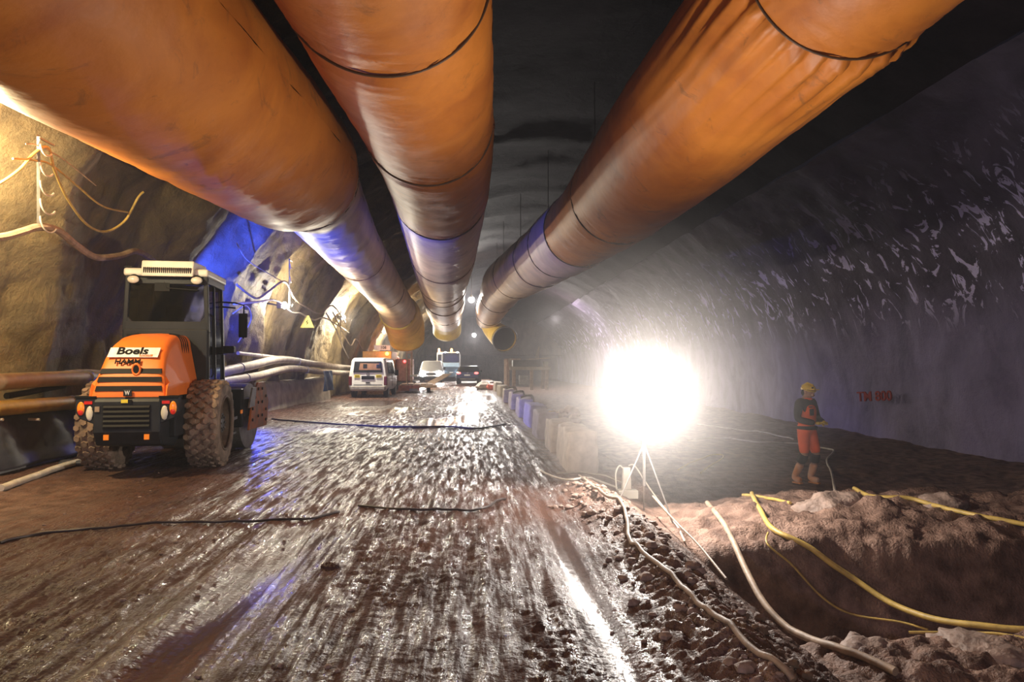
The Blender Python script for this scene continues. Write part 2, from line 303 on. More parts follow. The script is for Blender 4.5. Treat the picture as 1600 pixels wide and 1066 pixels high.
# ------------------------------------------------------------------ geometry helpers
class MB:
    def __init__(s): s.v = []; s.f = []; s.m = []
    def add(s, vs, fs, mi=0):
        b = len(s.v); s.v += [tuple(v) for v in vs]; s.f += [tuple(b+i for i in f) for f in fs]; s.m += [mi]*len(fs)
    def box(s, x0, x1, y0, y1, z0, z1, rz=0, mi=0, taper=1):
        cx, cy = (x0+x1)/2, (y0+y1)/2; vs = []
        for z, t in ((z0, 1), (z1, taper)):
            for x, y in ((x0, y0), (x1, y0), (x1, y1), (x0, y1)):
                dx, dy = (x-cx)*t, (y-cy)*t; vs.append((cx+dx*math.cos(rz)-dy*math.sin(rz), cy+dx*math.sin(rz)+dy*math.cos(rz), z))
        s.add(vs, [(3, 2, 1, 0), (4, 5, 6, 7), (0, 1, 5, 4), (1, 2, 6, 5), (2, 3, 7, 6), (3, 0, 4, 7)], mi); return s
    def beam(s, a, b, w, h=None, mi=0):
        a = Vector(a); b = Vector(b); h = h or w; d = (b-a).normalized()
        up = Vector((0, 0, 1)) if abs(d.z) < .95 else Vector((0, 1, 0)); sx = d.cross(up).normalized()*w/2; sz = sx.cross(d).normalized()*h/2
        vs = [a-sx-sz, a+sx-sz, a+sx+sz, a-sx+sz, b-sx-sz, b+sx-sz, b+sx+sz, b-sx+sz]
        s.add(vs, [(3, 2, 1, 0), (4, 5, 6, 7), (0, 1, 5, 4), (1, 2, 6, 5), (2, 3, 7, 6), (3, 0, 4, 7)], mi); return s
    def tube(s, pts, r, n=10, cap=True, mi=0):
        P = [Vector(p) for p in pts]; k = len(P); rr = r if hasattr(r, '__len__') else [r]*k
        vs = []; up = None
        for i, p in enumerate(P):
            d = (P[min(i+1, k-1)]-P[max(i-1, 0)]).normalized()
            if up is None: up = Vector((0, 0, 1)) if abs(d.z) < .9 else Vector((0, 1, 0))
            a = d.cross(up).normalized(); up = a.cross(d).normalized()
            for j in range(n):
                t = 2*PI*j/n; vs.append(p+(a*math.cos(t)+up*math.sin(t))*rr[i])
        fs = [(i*n+j, i*n+(j+1) % n, (i+1)*n+(j+1) % n, (i+1)*n+j) for i in range(k-1) for j in range(n)]
        if cap: fs += [tuple(range(n-1, -1, -1)), tuple((k-1)*n+j for j in range(n))]
        s.add(vs, fs, mi); return s
    def cyl(s, a, b, r, n=20, r2=None, mi=0): return s.tube([a, b], [r, r if r2 is None else r2], n, True, mi)
    def prism(s, poly, axis, a, b, mi=0):          # poly in the two other axes, in order
        def P(p, t): return {'x': (t, p[0], p[1]), 'y': (p[0], t, p[1]), 'z': (p[0], p[1], t)}[axis]
        n = len(poly); vs = [P(p, a) for p in poly]+[P(p, b) for p in poly]
        s.add(vs, [tuple(range(n)), tuple(range(2*n-1, n-1, -1))]+[(i, n+i, n+(i+1) % n, (i+1) % n) for i in range(n)], mi); return s
    def torus(s, c, R_, r, axis='z', n=24, m=8, mi=0):
        vs = []
        for i in range(n):
            t = 2*PI*i/n
            for j in range(m):
                p = 2*PI*j/m; q = ((R_+r*math.cos(p))*math.cos(t), (R_+r*math.cos(p))*math.sin(t), r*math.sin(p))
                q = {'z': q, 'y': (q[0], q[2], q[1]), 'x': (q[2], q[0], q[1])}[axis]; vs.append((c[0]+q[0], c[1]+q[1], c[2]+q[2]))
        s.add(vs, [(i*m+j, ((i+1) % n)*m+j, ((i+1) % n)*m+(j+1) % m, i*m+(j+1) % m) for i in range(n) for j in range(m)], mi); return s
    def sphere(s, c, r, n=16, m=10, sc=(1, 1, 1), mi=0, lump=0, seed=0, z0=None):
        rnd = random.Random(seed); vs = [(c[0], c[1], c[2]+r*sc[2])]
        for i in range(1, m):
            a = PI*i/m
            for j in range(n):
                t = 2*PI*j/n; k = 1+lump*(rnd.random()-.5); z = r*math.cos(a)*sc[2]*k
                if z0 is not None: z = max(z, z0)
                vs.append((c[0]+r*math.sin(a)*math.cos(t)*sc[0]*k, c[1]+r*math.sin(a)*math.sin(t)*sc[1]*k, c[2]+z))
        vs.append((c[0], c[1], c[2]-r*sc[2] if z0 is None else c[2]+z0))
        e = len(vs)-1; fs = [(0, 1+j, 1+(j+1) % n) for j in range(n)]
        fs += [(1+i*n+j, 1+(i+1)*n+j, 1+(i+1)*n+(j+1) % n, 1+i*n+(j+1) % n) for i in range(m-2) for j in range(n)]
        fs += [(e, 1+(m-2)*n+(j+1) % n, 1+(m-2)*n+j) for j in range(n)]; s.add(vs, fs, mi); return s
    def build(s, name, mats, parent=None, smooth=False, bevel=0, seg=2, loc=None):
        me = bpy.data.meshes.new(name); me.from_pydata(s.v, [], s.f)
        for m_ in (mats if isinstance(mats, (list, tuple)) else [mats]): me.materials.append(m_)
        me.polygons.foreach_set('material_index', s.m)
        bm = bmesh.new(); bm.from_mesh(me); bmesh.ops.recalc_face_normals(bm, faces=bm.faces); bm.to_mesh(me); bm.free()
        if smooth:
            me.polygons.foreach_set('use_smooth', [True]*len(me.polygons))
            if smooth != 'all': me.set_sharp_from_angle(angle=R(38))
        o = bpy.data.objects.new(name, me); COL.objects.link(o)
        if parent: o.parent = parent
        if loc is not None: o.location = loc
        if bevel:
            b = o.modifiers.new('bevel', 'BEVEL'); b.width = bevel; b.segments = seg; b.limit_method = 'ANGLE'; b.angle_limit = R(40)
        return o
def thing(name, label, cat, loc=(0, 0, 0), rz=0, group=None):
    o = bpy.data.objects.new(name, None); COL.objects.link(o); o.empty_display_size = .2
    o.location = loc; o.rotation_euler = (0, 0, rz); tag(o, label, cat, group); return o
def tag(o, label, cat, group=None):
    o['label'] = label; o['category'] = cat
    if group: o['group'] = group
    return o
def struct(o): o['kind'] = 'structure'; return o
def origin_to(o, p):                               # move a mesh's origin without moving the mesh
    p = Vector(p); o.data.transform(Matrix.Translation(-p)); o.location = p; return o
def smooth_path(pts, k=8):
    P = [Vector(p) for p in pts]; out = []
    for i in range(len(P)-1):
        a = P[max(i-1, 0)]; b = P[i]; c = P[i+1]; d = P[min(i+2, len(P)-1)]
        for j in range(k):
            t = j/k; out.append(.5*((2*b)+(c-a)*t+(2*a-5*b+4*c-d)*t*t+(3*b-a-3*c+d)*t**3))
    out.append(P[-1]); return out
def text(name, body, size, m, parent, loc, rot, ext=.003, align='CENTER', sx=1.0, bold=0.0, shear=0):
    c = bpy.data.curves.new(name, 'FONT'); c.body = body; c.size = size; c.extrude = ext; c.align_x = align; c.align_y = 'CENTER'; c.offset = bold; c.shear = shear
    c.resolution_u = 3
    o = bpy.data.objects.new(name+'_curve', c); COL.objects.link(o)
    dg = bpy.context.evaluated_depsgraph_get(); me = bpy.data.meshes.new_from_object(o.evaluated_get(dg))
    bpy.data.objects.remove(o); me.materials.clear(); me.materials.append(m)
    t = bpy.data.objects.new(name, me); COL.objects.link(t)
    if parent: t.parent = parent
    t.location = loc; t.rotation_euler = rot; t.scale = (sx, 1, 1); return t
def grid_mesh(name, X, Y, Z, m, smooth=True):
    a, b = X.shape; me = bpy.data.meshes.new(name)
    co = np.stack([X, Y, Z], -1).reshape(-1, 3); i = np.arange(a*b).reshape(a, b)
    q = np.stack([i[:-1, :-1], i[1:, :-1], i[1:, 1:], i[:-1, 1:]], -1).reshape(-1, 4)
    me.vertices.add(len(co)); me.vertices.foreach_set('co', co.ravel())
    me.loops.add(q.size); me.loops.foreach_set('vertex_index', q.ravel().astype(np.int32))
    me.polygons.add(len(q)); me.polygons.foreach_set('loop_start', np.arange(0, q.size, 4, dtype=np.int32))
    try: me.polygons.foreach_set('loop_total', np.full(len(q), 4, dtype=np.int32))
    except Exception: pass
    me.update(calc_edges=True); me.validate()
    if smooth: me.polygons.foreach_set('use_smooth', [True]*len(me.polygons))
    me.materials.append(m); o = bpy.data.objects.new(name, me); COL.objects.link(o); return o

# ------------------------------------------------------------------ the setting: floor
def zone_attr(o, X, Y):
    pud = np.clip(np.exp(-((X+1.6)/.3)**2)*ss(8, 5, Y)+np.exp(-((X-.84)/.14)**2)*ss(10, 7, Y), 0, 1)
    pud = np.clip(pud*(.5+1.2*vn(X*3, Y*1.2, 91)), 0, 1)
    pud = np.maximum(pud, ss(.62, .78, vn(X*.9+5, Y*.35, 95))*ss(14, 18, Y)*ss(1.5, 1.0, X))
    dry = ss(1.02, 1.5, X)*(.75+.25*vn(X, Y, 93))
    dry = np.maximum(dry, .75*ss(-3.6, -5.0, X)*ss(12, 8, Y)*(.5+.5*vn(X, Y, 94)))
    c = np.stack([pud, dry, X*0, X*0+1], -1).reshape(-1)
    a = o.data.color_attributes.new('zone', 'FLOAT_COLOR', 'POINT'); a.data.foreach_set('color', c)
ys = [2.4]
while ys[-1] < 112: ys.append(ys[-1]+max(.0135, ys[-1]**2/(H*F)*1.75))
ys = np.array(ys); cs = np.tan(np.linspace(R(-50), R(52), 860))
YY, CC = np.meshgrid(ys, cs, indexing='ij'); XX = (YY+.6)*CC; XX = np.clip(XX, -7.6, 14.2)
# keep rows distinct where the fan is clipped by the walls
o = grid_mesh('floor', XX, YY, G(XX, YY), M['mud']); zone_attr(o, XX, YY); struct(o)
xb = np.linspace(-7.6, 14.2, 120); yb = np.linspace(-14, 2.4, 90); YB, XB = np.meshgrid(yb, xb, indexing='ij')
o = grid_mesh('floor', XB, YB, G(XB, YB, .5), M['mud']); zone_attr(o, XB, YB); struct(o)
ws = np.linspace(2.4, 10, 40)

# ------------------------------------------------------------------ the setting: tunnel shell
CX, AX, CZ, BZ = 3.1, 9.85, .8, 8.0
def shell(name, t0, t1, nt_, y0, y1, ny, m, amp=1.0, side='l'):
    th = np.linspace(t0, t1, nt_); y = np.linspace(y0, y1, ny); T, Y = np.meshgrid(th, y, indexing='ij')
    tt = np.clip(T, 0, PI)
    # each round of blasting left a scallop
    ph = (Y+1.3*fbm(T*2, Y*.2, 2, 7))/3.7; fr = ph-np.floor(ph)
    sc = (np.abs(fr-.5)*2)**1.6
    d = amp*(.40*(sc-.5)+.34*fbm(T*3, Y*.45, 4, 9)+.10*fbm(T*16, Y*2.6, 4, 19))
    if side == 'r': d = amp*(.12*sc+.30*fbm(T*3, Y*.35, 4, 9)+.06*fbm(T*16, Y*2.2, 4, 19))
    X = CX+(AX-d)*np.cos(tt); Z = CZ+(BZ-d)*np.sin(tt)
    below = np.where(T < 0, T, np.where(T > PI, PI-T, 0)); Z = Z+below*AX
    return grid_mesh(name, X, Y, Z, m)
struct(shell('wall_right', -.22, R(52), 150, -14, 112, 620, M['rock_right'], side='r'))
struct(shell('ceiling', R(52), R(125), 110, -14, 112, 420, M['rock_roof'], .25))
struct(shell('wall_left', R(125), PI+.14, 190, -14, 112, 900, M['rock_left']))
# far end: rock face with an opening head, and a cross beam
b = MB(); b.box(-8, 15, 104, 105, -1.5, 10); struct(b.build('wall_back', M['rock_back']))
b = MB(); b.box(-8, 15, -14.6, -14, -2, 10); struct(b.build('wall_front', M['rock_roof']))
b = MB(); b.box(-8, 14, 96, 97.2, 2.75, 7.5); struct(b.build('trim_2', M['rock_back'], bevel=.1))
# cast kerb at the foot of the left wall
nk = 160; yk = np.linspace(-13, 32.5, nk); prof = [(-7.3, 1.0), (-6.66, .98), (-6.6, .90), (-6.52, .45), (-6.45, -.05)]
X = np.zeros((nk, 5)); Z = np.zeros((nk, 5)); Y = np.repeat(yk[:, None], 5, 1)
for j, (px, pz) in enumerate(prof):
    X[:, j] = px+.07*fbm(yk*.6, yk*0+j*.3, 3, 5)+(.35*ss(27, 32, yk)); Z[:, j] = pz+(.07*fbm(yk*.5, yk*0+j, 3, 6) if 0 < j < 4 else 0)
X[-1, :] -= .5; struct(grid_mesh('trim_1', X, Y, Z, M['concrete']))
def wall_x(z, y=0): return CX-(AX-.35)*math.sqrt(max(0, 1-((z-CZ)/(BZ-.35))**2)) if z > CZ else CX-AX+.35
def on_left_wall(u, v, off=0.12):
    r = ray(u, v); t = 3.
    while t < 90:
        p = Vector((0, 0, H))+r*t
        if p.x < wall_x(p.z)+off: return p
        t += .02
    return p

# ------------------------------------------------------------------ haze
def volume(name, sphere_c, rad, dens, col, aniso=.3, falloff=None):
    m = bpy.data.materials.new(name); m.use_nodes = True; N, L = nt(m); N.remove(N['Principled BSDF'])
    v = N.new('ShaderNodeVolumePrincipled'); v.inputs['Color'].default_value = (*col, 1); v.inputs['Density'].default_value = dens; v.inputs['Anisotropy'].default_value = aniso
    L.new(v.outputs[0], N['Material Output'].inputs[1]); return m
mb = MB(); mb.box(-9, 15, -13, 100, -3, 9.6)
hz = mb.build('tunnel_haze', volume('haze', None, 0, .0021, (.93, .92, 1.0), .35)); hz['kind'] = 'structure'
mb = MB(); mb.sphere((0, 0, 0), 3.2, 32, 18, (1, 1, 1)); o = mb.build('halo', volume('halo_haze', None, 0, .04, (1, .95, .92), .3)); o.location = FLOOD; o['kind'] = 'stuff'  # denser haze added around the lamp to spread its glare
N, L = nt(bpy.data.materials['halo_haze']); tc = N.new('ShaderNodeTexCoord'); ln = N.new('ShaderNodeVectorMath'); ln.operation = 'LENGTH'; L.new(tc.outputs['Object'], ln.inputs[0])
mr = N.new('ShaderNodeMapRange'); mr.interpolation_type = 'SMOOTHSTEP'; mr.inputs[1].default_value = 2.5; mr.inputs[2].default_value = .2; mr.inputs[3].default_value = 0; mr.inputs[4].default_value = .10; L.new(ln.outputs['Value'], mr.inputs[0])
L.new(mr.outputs[0], [n for n in N if n.bl_idname == 'ShaderNodeVolumePrincipled'][0].inputs['Density'])
tag(o, 'ball of haze added around the floodlight to make its glow', 'halo')

# ------------------------------------------------------------------ ventilation ducts
def duct_surface(path, segs, root, wr_seed, folds=None):
    P = np.array(path, float)
    def at(y): return np.array([np.interp(y, P[:, 1], P[:, k]) for k in (0, 2, 3)])
    # soften the knots
    yy = np.arange(P[0, 1], P[-1, 1]+.01, .25); C = np.array([at(y) for y in yy]); k = np.ones(9)/9
    for c in range(3):
        e = np.pad(C[:, c], 4, 'reflect', reflect_type='odd'); C[:, c] = np.convolve(e, k, 'valid')
    def at(y): return [np.interp(y, yy, C[:, c]) for c in range(3)]
    n = 96; th = np.linspace(0, 2*PI, n+1)
    for i, (ya, yb, sc, mname) in enumerate(segs):
        m_ = max(12, int((yb-ya)/(.09 if ya < 20 else .25))); y = np.linspace(ya, yb, m_)
        cx, cz, r = at(y); e = np.minimum(y-ya, yb-y)
        Y, T = np.meshgrid(y, th, indexing='ij'); E = np.minimum(Y-ya, yb-Y)
        rr = (r*sc)[:, None]*(1-.035*np.exp(-E/.22)+.0*T)
        wv = .02*fbm(np.cos(T)*3+np.sin(T)*2+wr_seed, Y*2.2+T, 4, 3+wr_seed)+.014*fbm(np.sin(T)*2.0+np.cos(T)*1.3, Y*.7, 3, 8+wr_seed)
        cre = np.exp(-((E-.25)/.3)**2)*.022*np.sin((Y*1.0+.25*np.sin(T*2+wr_seed)+.1*fbm(T, Y, 2, 5))*2*PI/.16)   # crease lines by the joints
        rr = rr+wv+cre
        if folds and i == 0:
            fy, amp = folds; q = np.exp(-np.clip(Y-fy, 0, 9)/1.1)*ss(fy-.05, fy+.12, Y); rr = rr+amp*q*(np.abs(np.sin(T*15+.8*fbm(T*2, Y*.5, 2, 4)))-.5)
            rr = rr*(1-.07*np.exp(-((Y-fy)/.12)**2))
        X = cx[:, None]+rr*np.cos(T); Z = cz[:, None]+rr*np.sin(T)
        o = grid_mesh('duct_section', X, Y, Z, M[mname]); o.parent = root; o.location = -root.location
    return at
def duct_ring(at, y, root, sc=.985, r=.016, tilt=0, m='band'):
    cx, cz, rad = at(y); b = MB(); b.torus((cx, y, cz), rad*sc, r, 'y', 72, 6); o = b.build('clamp_band', M[m], root, smooth='all'); o.location = -root.location
def duct_hangers(at, ys_, root):
    for y in ys_:
        cx, cz, r = at(y); b = MB()
        ztop = CZ+(BZ-.2)*math.sqrt(max(0, 1-((cx-CX)/AX)**2))
        for s in (-.35, .35): b.tube([(cx+s, y, cz+r*.92), (cx, y, cz+r+.45)], .012, 6)
        b.tube([(cx, y, cz+r+.45), (cx, y, ztop+.3)], .012, 6)
        o = b.build('hanging_wire', M['steel_dark'], root); o.location = -root.location
PA = [(-3.95, -2, 4.76, 1.2), (-3.789, 4, 4.961, 1.217), (-3.62, 8, 5.095, 1.267), (-3.451, 12, 5.269, 1.299), (-3.42, 14.6, 5.40, 1.28), (-3.40, 14.9, 5.44, 1.05), (-3.4, 15.5, 5.453, 1.0), (-3.642, 22, 5.261, .889), (-3.824, 32, 5.029, .861), (-4.0, 38, 4.85, .93), (-4.153, 42, 4.672, 1.05)]
rootA = thing('ventilation_duct', 'leftmost fat orange ventilation duct, pale beyond its narrowed joint, above the roller', 'duct', (-3.6, 0, 4.9), group='ventilation ducts under the roof')
atA = duct_surface(PA, [(-2, 14.75, 1, 'duct_orange'), (14.6, 24, 1, 'duct_tan'), (23.9, 33, 1.0, 'duct_tan'), (32.9, 42, 1, 'duct_tan')], rootA, 1)
for y in (14.85, 24, 33, 41.5): duct_ring(atA, y, rootA)
duct_hangers(atA, (6, 12, 18, 24, 30, 36), rootA)
b = MB(); pa = smooth_path([(-4.15, 41.7, 4.67), (-4.12, 44, 4.5), (-4.05, 45.8, 3.9), (-4.0, 46.6, 3.1)], 6); b.tube(pa, [1.08+.14*math.sin(i/len(pa)*PI) for i in range(len(pa))], 40)
o = b.build('duct_elbow', M['duct_yellow'], rootA, smooth='all'); o.location = -rootA.location
PB = [(-1.2, -2, 5.74, 1.13), (-1.053, 4, 5.742, 1.13), (-.85, 9, 5.726, 1.164), (-.66, 14, 5.744, 1.132), (-.721, 18, 5.737, 1.163), (-.953, 26, 5.689, 1.224), (-1.307, 36, 5.648, 1.204), (-1.694, 50, 5.567, 1.3), (-1.8, 56, 5.3, 1.3)]
rootB = thing('ventilation_duct', 'middle orange and grey ventilation duct, hanging straight over the road', 'duct', (-.9, 0, 5.7), group='ventilation ducts under the roof')
atB = duct_surface(PB, [(-2, 7.6, 1.0, 'duct_orange'), (7.5, 12.3, .985, 'duct_orange'), (12.2, 17.5, 1, 'duct_orange'), (17.4, 26, .99, 'duct_tan'), (25.9, 34, 1, 'duct_tan'), (33.9, 42, .98, 'duct_tan'), (41.9, 50, 1, 'duct_tan'), (49.9, 56, .95, 'duct_tan')], rootB, 2)
for y in (7.55, 12.25, 17.5, 26, 34, 36.5, 42, 45, 50): duct_ring(atB, y, rootB)
duct_hangers(atB, (6, 12, 18, 24, 30, 36, 42), rootB)
b = MB(); b.tube(smooth_path([(-1.8, 55.8, 5.3), (-1.8, 57.6, 5.0), (-1.8, 58.6, 4.3)], 5), 1.15, 32); o = b.build('duct_elbow', M['duct_yellow'], rootB, smooth='all'); o.location = -rootB.location
PC = [(5.1, -2, 6.8, 1.12), (4.48, 4, 6.276, 1.129), (4.047, 8, 5.958, 1.154), (3.639, 12, 5.6, 1.226), (3.35, 16, 5.33, 1.12), (3.2, 18, 5.26, 1.06), (2.576, 25, 5.306, 1.062), (1.75, 35, 5.6, 1.08), (1.45, 50, 5.3, 1.024), (1.5, 56, 5.0, 1.0)]
rootC = thing('ventilation_duct', 'rightmost orange ventilation duct with gathered folds, slanting down over the pit', 'duct', (4, 0, 5.8), group='ventilation ducts under the roof')
atC = duct_surface(PC, [(7.3, 15.8, 1.0, 'duct_orange'), (15.7, 19.5, .985, 'duct_orange'), (19.4, 22, 1, 'duct_tan'), (21.9, 25, .985, 'duct_tan'), (24.9, 31, 1, 'duct_tan'), (30.9, 40, 1, 'duct_tan'), (39.9, 50, .97, 'duct_tan'), (49.9, 55, .95, 'duct_tan'), (-2, 7.5, 1.0, 'duct_orange')], rootC, 3, folds=(7.4, .22))
for y in (7.45, 15.75, 19.4, 22, 25, 31, 40, 50): duct_ring(atC, y, rootC)
duct_hangers(atC, (6, 12, 18, 24, 30, 36, 42), rootC)
# open branch mouth at the far end of the right-hand duct
b = MB(); pm = smooth_path([(1.5, 54, 4.6), (1.75, 53.4, 4.2), (2.15, 52.4, 3.75), (2.55, 51.2, 3.35)], 5); b.tube(pm, [.62+.3*(i/len(pm)) for i in range(len(pm))], 32, cap=False)
o = b.build('branch_sleeve', M['duct_yellow'], rootC, smooth='all'); o.location = -rootC.location
d_ = (pm[-1]-pm[-3]).normalized()
b = MB(); b.tube([pm[-1]-d_*.3, pm[-1]-d_*.28], .9, 32); o = b.build('mouth_shade', M['duct_dark'], rootC); o.location = -rootC.location  # near-black disc set in the sleeve as its inner shade
b = MB(); b.torus((0, 0, 0), .92, .05, 'z', 32, 8); o = b.build('mouth_rim', M['steel'], rootC, smooth='all'); o.rotation_euler = d_.to_track_quat('Z', 'Y').to_euler(); o.location = pm[-1]-rootC.location

# ------------------------------------------------------------------ road roller
RX, RY, RRZ = -4.66, 11.15, R(6.5)
rr_ = thing('road_roller', 'orange and dark grey road roller with cream roof unit, rear wheels toward the road', 'road roller', (RX, RY, 0), RRZ)
def wheel(parent, x, side):
    b = MB(); rad = .66; wdt = .54
    prof = [(-wdt/2+.02, .40), (-wdt/2, .50), (-wdt/2+.015, .585), (-wdt/2+.06, .625), (0, .635), (wdt/2-.06, .625), (wdt/2-.015, .585), (wdt/2, .50), (wdt/2-.02, .40)]
    n = 64; vs = []
    for i in range(n):
        t = 2*PI*i/n
        for px, pr in prof: vs.append((px, pr*math.cos(t), pr*math.sin(t)))
    k = len(prof); fs = [(i*k+j, ((i+1) % n)*k+j, ((i+1) % n)*k+j+1, i*k+j+1) for i in range(n) for j in range(k-1)]
    b.add(vs, fs)
    # diamond tread blocks
    nl = 26
    for c_, (ox, wd) in enumerate(((-.205, .10), (-.10, .105), (0, .105), (.10, .105), (.205, .10))):
        for i in range(nl):
            t = 2*PI*(i+(.5 if c_ % 2 else 0))/nl; base = .60 if abs(ox) > .15 else .615; top = base+.05
            dt = .088; q = []
            for rad_, s_ in ((base, 1), (top, .8)):
                for (a, w_) in ((-dt*s_, 0), (-dt*.45*s_, wd/2*s_), (dt*.45*s_, wd/2*s_), (dt*s_, 0), (dt*.45*s_, -wd/2*s_), (-dt*.45*s_, -wd/2*s_)):
                    q.append((ox+w_, rad_*math.cos(t+a), rad_*math.sin(t+a)))
            b.add(q, [(5, 4, 3, 2, 1, 0), (6, 7, 8, 9, 10, 11)]+[(j, (j+1) % 6, 6+(j+1) % 6, 6+j) for j in range(6)])
    ty = b.build('tyre', M['tyre'], parent, smooth=True, loc=(x, 0, rad))
    b = MB(); s = side
    b.tube([(s*.10, 0, 0), (s*.12, 0, 0)], .40, 40); b.tube([(s*.12, 0, 0), (s*.24, 0, 0)], [.40, .41], 40, cap=False); b.tube([(-s*.24, 0, 0), (-s*.2, 0, 0)], .4, 40)
    b.torus((s*.25, 0, 0), .405, .02, 'x', 40, 8)
    b.build('rim', M['rim_mud'], ty, smooth=True)
    b = MB(); b.cyl((s*.12, 0, 0), (s*.2, 0, 0), .15, 24)
    for i in range(8): a = 2*PI*i/8; b.cyl((s*.2, .11*math.cos(a), .11*math.sin(a)), (s*.22, .11*math.cos(a), .11*math.sin(a)), .016, 6)
    b.build('hub', M['steel_dark'], ty, smooth=True)
wheel(rr_, -.72, -1); wheel(rr_, .72, 1)
# chassis, axle, counterweight
b = MB(); b.box(-.5, .5, -1.0, 1.25, .55, 1.05); b.cyl((-.75, 0, .66), (.75, 0, .66), .11, 16); b.box(-.55, .55, .3, 1.2, .4, .6); b.build('chassis', M['darkgrey'], rr_, bevel=.02)
cw = MB(); cw.prism([(-1.36, 1.12), (-1.40, 1.06), (-1.40, .66), (-1.30, .48), (-.7, .40), (-.5, .5), (-.5, 1.12)], 'x', -.60, .60)
cwo = cw.build('counterweight', M['darkgrey'], rr_, bevel=.03)
b = MB(); b.box(-.42, .42, -1.412, -1.39, .70, 1.02); b.build('grille_opening', M['black'], cwo)
for k in range(5): b = MB(); z = .735+k*.062; b.prism([(-1.43, z), (-1.41, z+.03), (-1.40, z+.03), (-1.40, z)], 'x', -.41, .41); b.build('grille_slat', M['black'], cwo)
for s in (-1, 1):
    b = MB(); b.box(s*.36-.045, s*.36+.045, -1.408, -1.39, .56, .63); b.build('reflector', M['lens_amber'], cwo)
b = MB(); b.box(-.10, .02, -1.415, -1.40, 1.045, 1.09); b.build('yellow_plate', M['sign_yellow'], cwo)
b = MB(); b.box(.02, .09, -1.415, -1.40, 1.045, 1.09); b.build('black_plate', M['black'], cwo)
b = MB(); b.box(-.56, -.48, -1.415, -1.40, .93, 1.0); b.build('badge', M['hose_tan'], cwo)
for s in (-1, 1):
    b = MB(); x0, x1 = sorted((s*.60, s*.90))
    pl = [(s*.56, 1.11), (s*.92, 1.11), (s*.92, .93), (s*.84, .84), (s*.56, .76)]
    b.prism(pl, 'y', -1.38, -1.24); lp = b.build('lamp_housing', M['darkgrey'], rr_, bevel=.012)
    b = MB(); b.sphere((s*.82, -1.38, .975), .066, 20, 12, (1, .35, 1.35)); b.build('amber_lamp', M['lens_amber'], lp, smooth='all')
    b = MB(); b.sphere((s*.82, -1.388, .93), .05, 16, 10, (1, .35, .9)); b.build('red_lamp', M['lens_red'], lp, smooth='all')
    b = MB(); b.sphere((s*.665, -1.38, .91), .066, 20, 12, (1, .35, 1.45)); b.build('clear_lamp', M['lens_white'], lp, smooth='all')
    b = MB(); b.torus((s*.665, -1.38, .91), .072, .01, 'y', 24, 6); b.build('lamp_rim', M['black'], lp)
    b = MB(); b.box(min(s*.62, s*.76), max(s*.62, s*.76), -1.39, -1.375, 1.03, 1.07); b.build('red_reflector', M['lens_red'], lp)
    b = MB(); b.prism([(s*.56, 1.135), (s*.93, 1.135), (s*.93, 1.11), (s*.56, 1.11)], 'y', -1.39, -1.22); b.build('lamp_guard', M['black'], lp)
# bonnet: lofted orange shell
def hood():
    # stations from rear (low) to cab (high): y, z top, half width bottom, half width top
    st = [(-1.36, 1.13, .70, .66), (-1.34, 1.22, .70, .655), (-1.28, 1.42, .70, .63), (-1.20, 1.56, .70, .60), (-1.08, 1.72, .70, .575), (-.90, 1.85, .70, .56), (-.65, 1.94, .70, .55), (-.35, 1.985, .70, .545), (-.05, 2.0, .70, .54), (.2, 2.0, .70, .54)]
    vs = []; n = 17
    for (y, z, wb, wt) in st:
        r_ = .16
        row = [(-wb, y, 1.12), (-wb+.01, y, min(1.3, z)), ]
        pts = []
        for j in range(7):
            a = PI-(PI/2)*j/6; zt = max(z-r_, 1.12); pts.append((-wt+r_+r_*math.cos(a), y, zt+min(r_, z-1.12)*math.sin(a)))
        pts[0] = (-wt, y, max(z-r_, 1.12))
        row += pts; row += [(-wt*.45, y-.0, z+.015)] if z > 1.2 else [(-wt*.45, y, z)]
        full = row+[(0, y, z+(.02 if z > 1.2 else 0))]+[(-p[0], p[1], p[2]) for p in reversed(row)]
        vs += full; n = len(full)
    fs = [(i*n+j, i*n+j+1, (i+1)*n+j+1, (i+1)*n+j) for i in range(len(st)-1) for j in range(n-1)]
    fs.append(tuple(range(n)))
    b = MB(); b.add(vs, fs); return b
ho = hood().build('bonnet', M['orange'], rr_, smooth=True)
def hood_y(z):                                       # rear face position of the bonnet at height z
    zz = [1.13, 1.22, 1.42, 1.56, 1.72, 1.85, 1.94]; yy_ = [-1.36, -1.34, -1.28, -1.20, -1.08, -.90, -.65]; return float(np.interp(z, zz, yy_))
for k, z in enumerate((1.20, 1.32, 1.43)):
    b = MB(); za, zb = z, z+.068; ya, yb_ = hood_y(za)-.012, hood_y(zb)-.012; wd = .60-.02*k
    b.add([(-wd, ya, za), (wd, ya, za), (wd-.02, yb_, zb), (-wd+.02, yb_, zb), (-wd, ya+.05, za), (wd, ya+.05, za), (wd-.02, yb_+.05, zb), (-wd+.02, yb_+.05, zb)], [(0, 1, 2, 3), (4, 7, 6, 5), (0, 4, 5, 1), (3, 2, 6, 7), (0, 3, 7, 4), (1, 5, 6, 2)])
    b.build('louvre', M['black'], ho)
for s in (-1, 1):
    for k in range(4):
        b = MB(); y = -.30+k*.11
        b.tube(smooth_path([(s*.558, y, 1.42), (s*.558, y-.01, 1.78), (s*.49, y-.02, 1.955), (s*.30, y-.03, 2.002)], 5), .014, 6); b.build('side_louvre', M['black'], ho)
def on_hood(z, off=.016):                           # location and tilt on the sloping rear face
    y0 = hood_y(z-.05); y1 = hood_y(z+.05); return hood_y(z)-off, math.atan2(.1, (y1-y0))
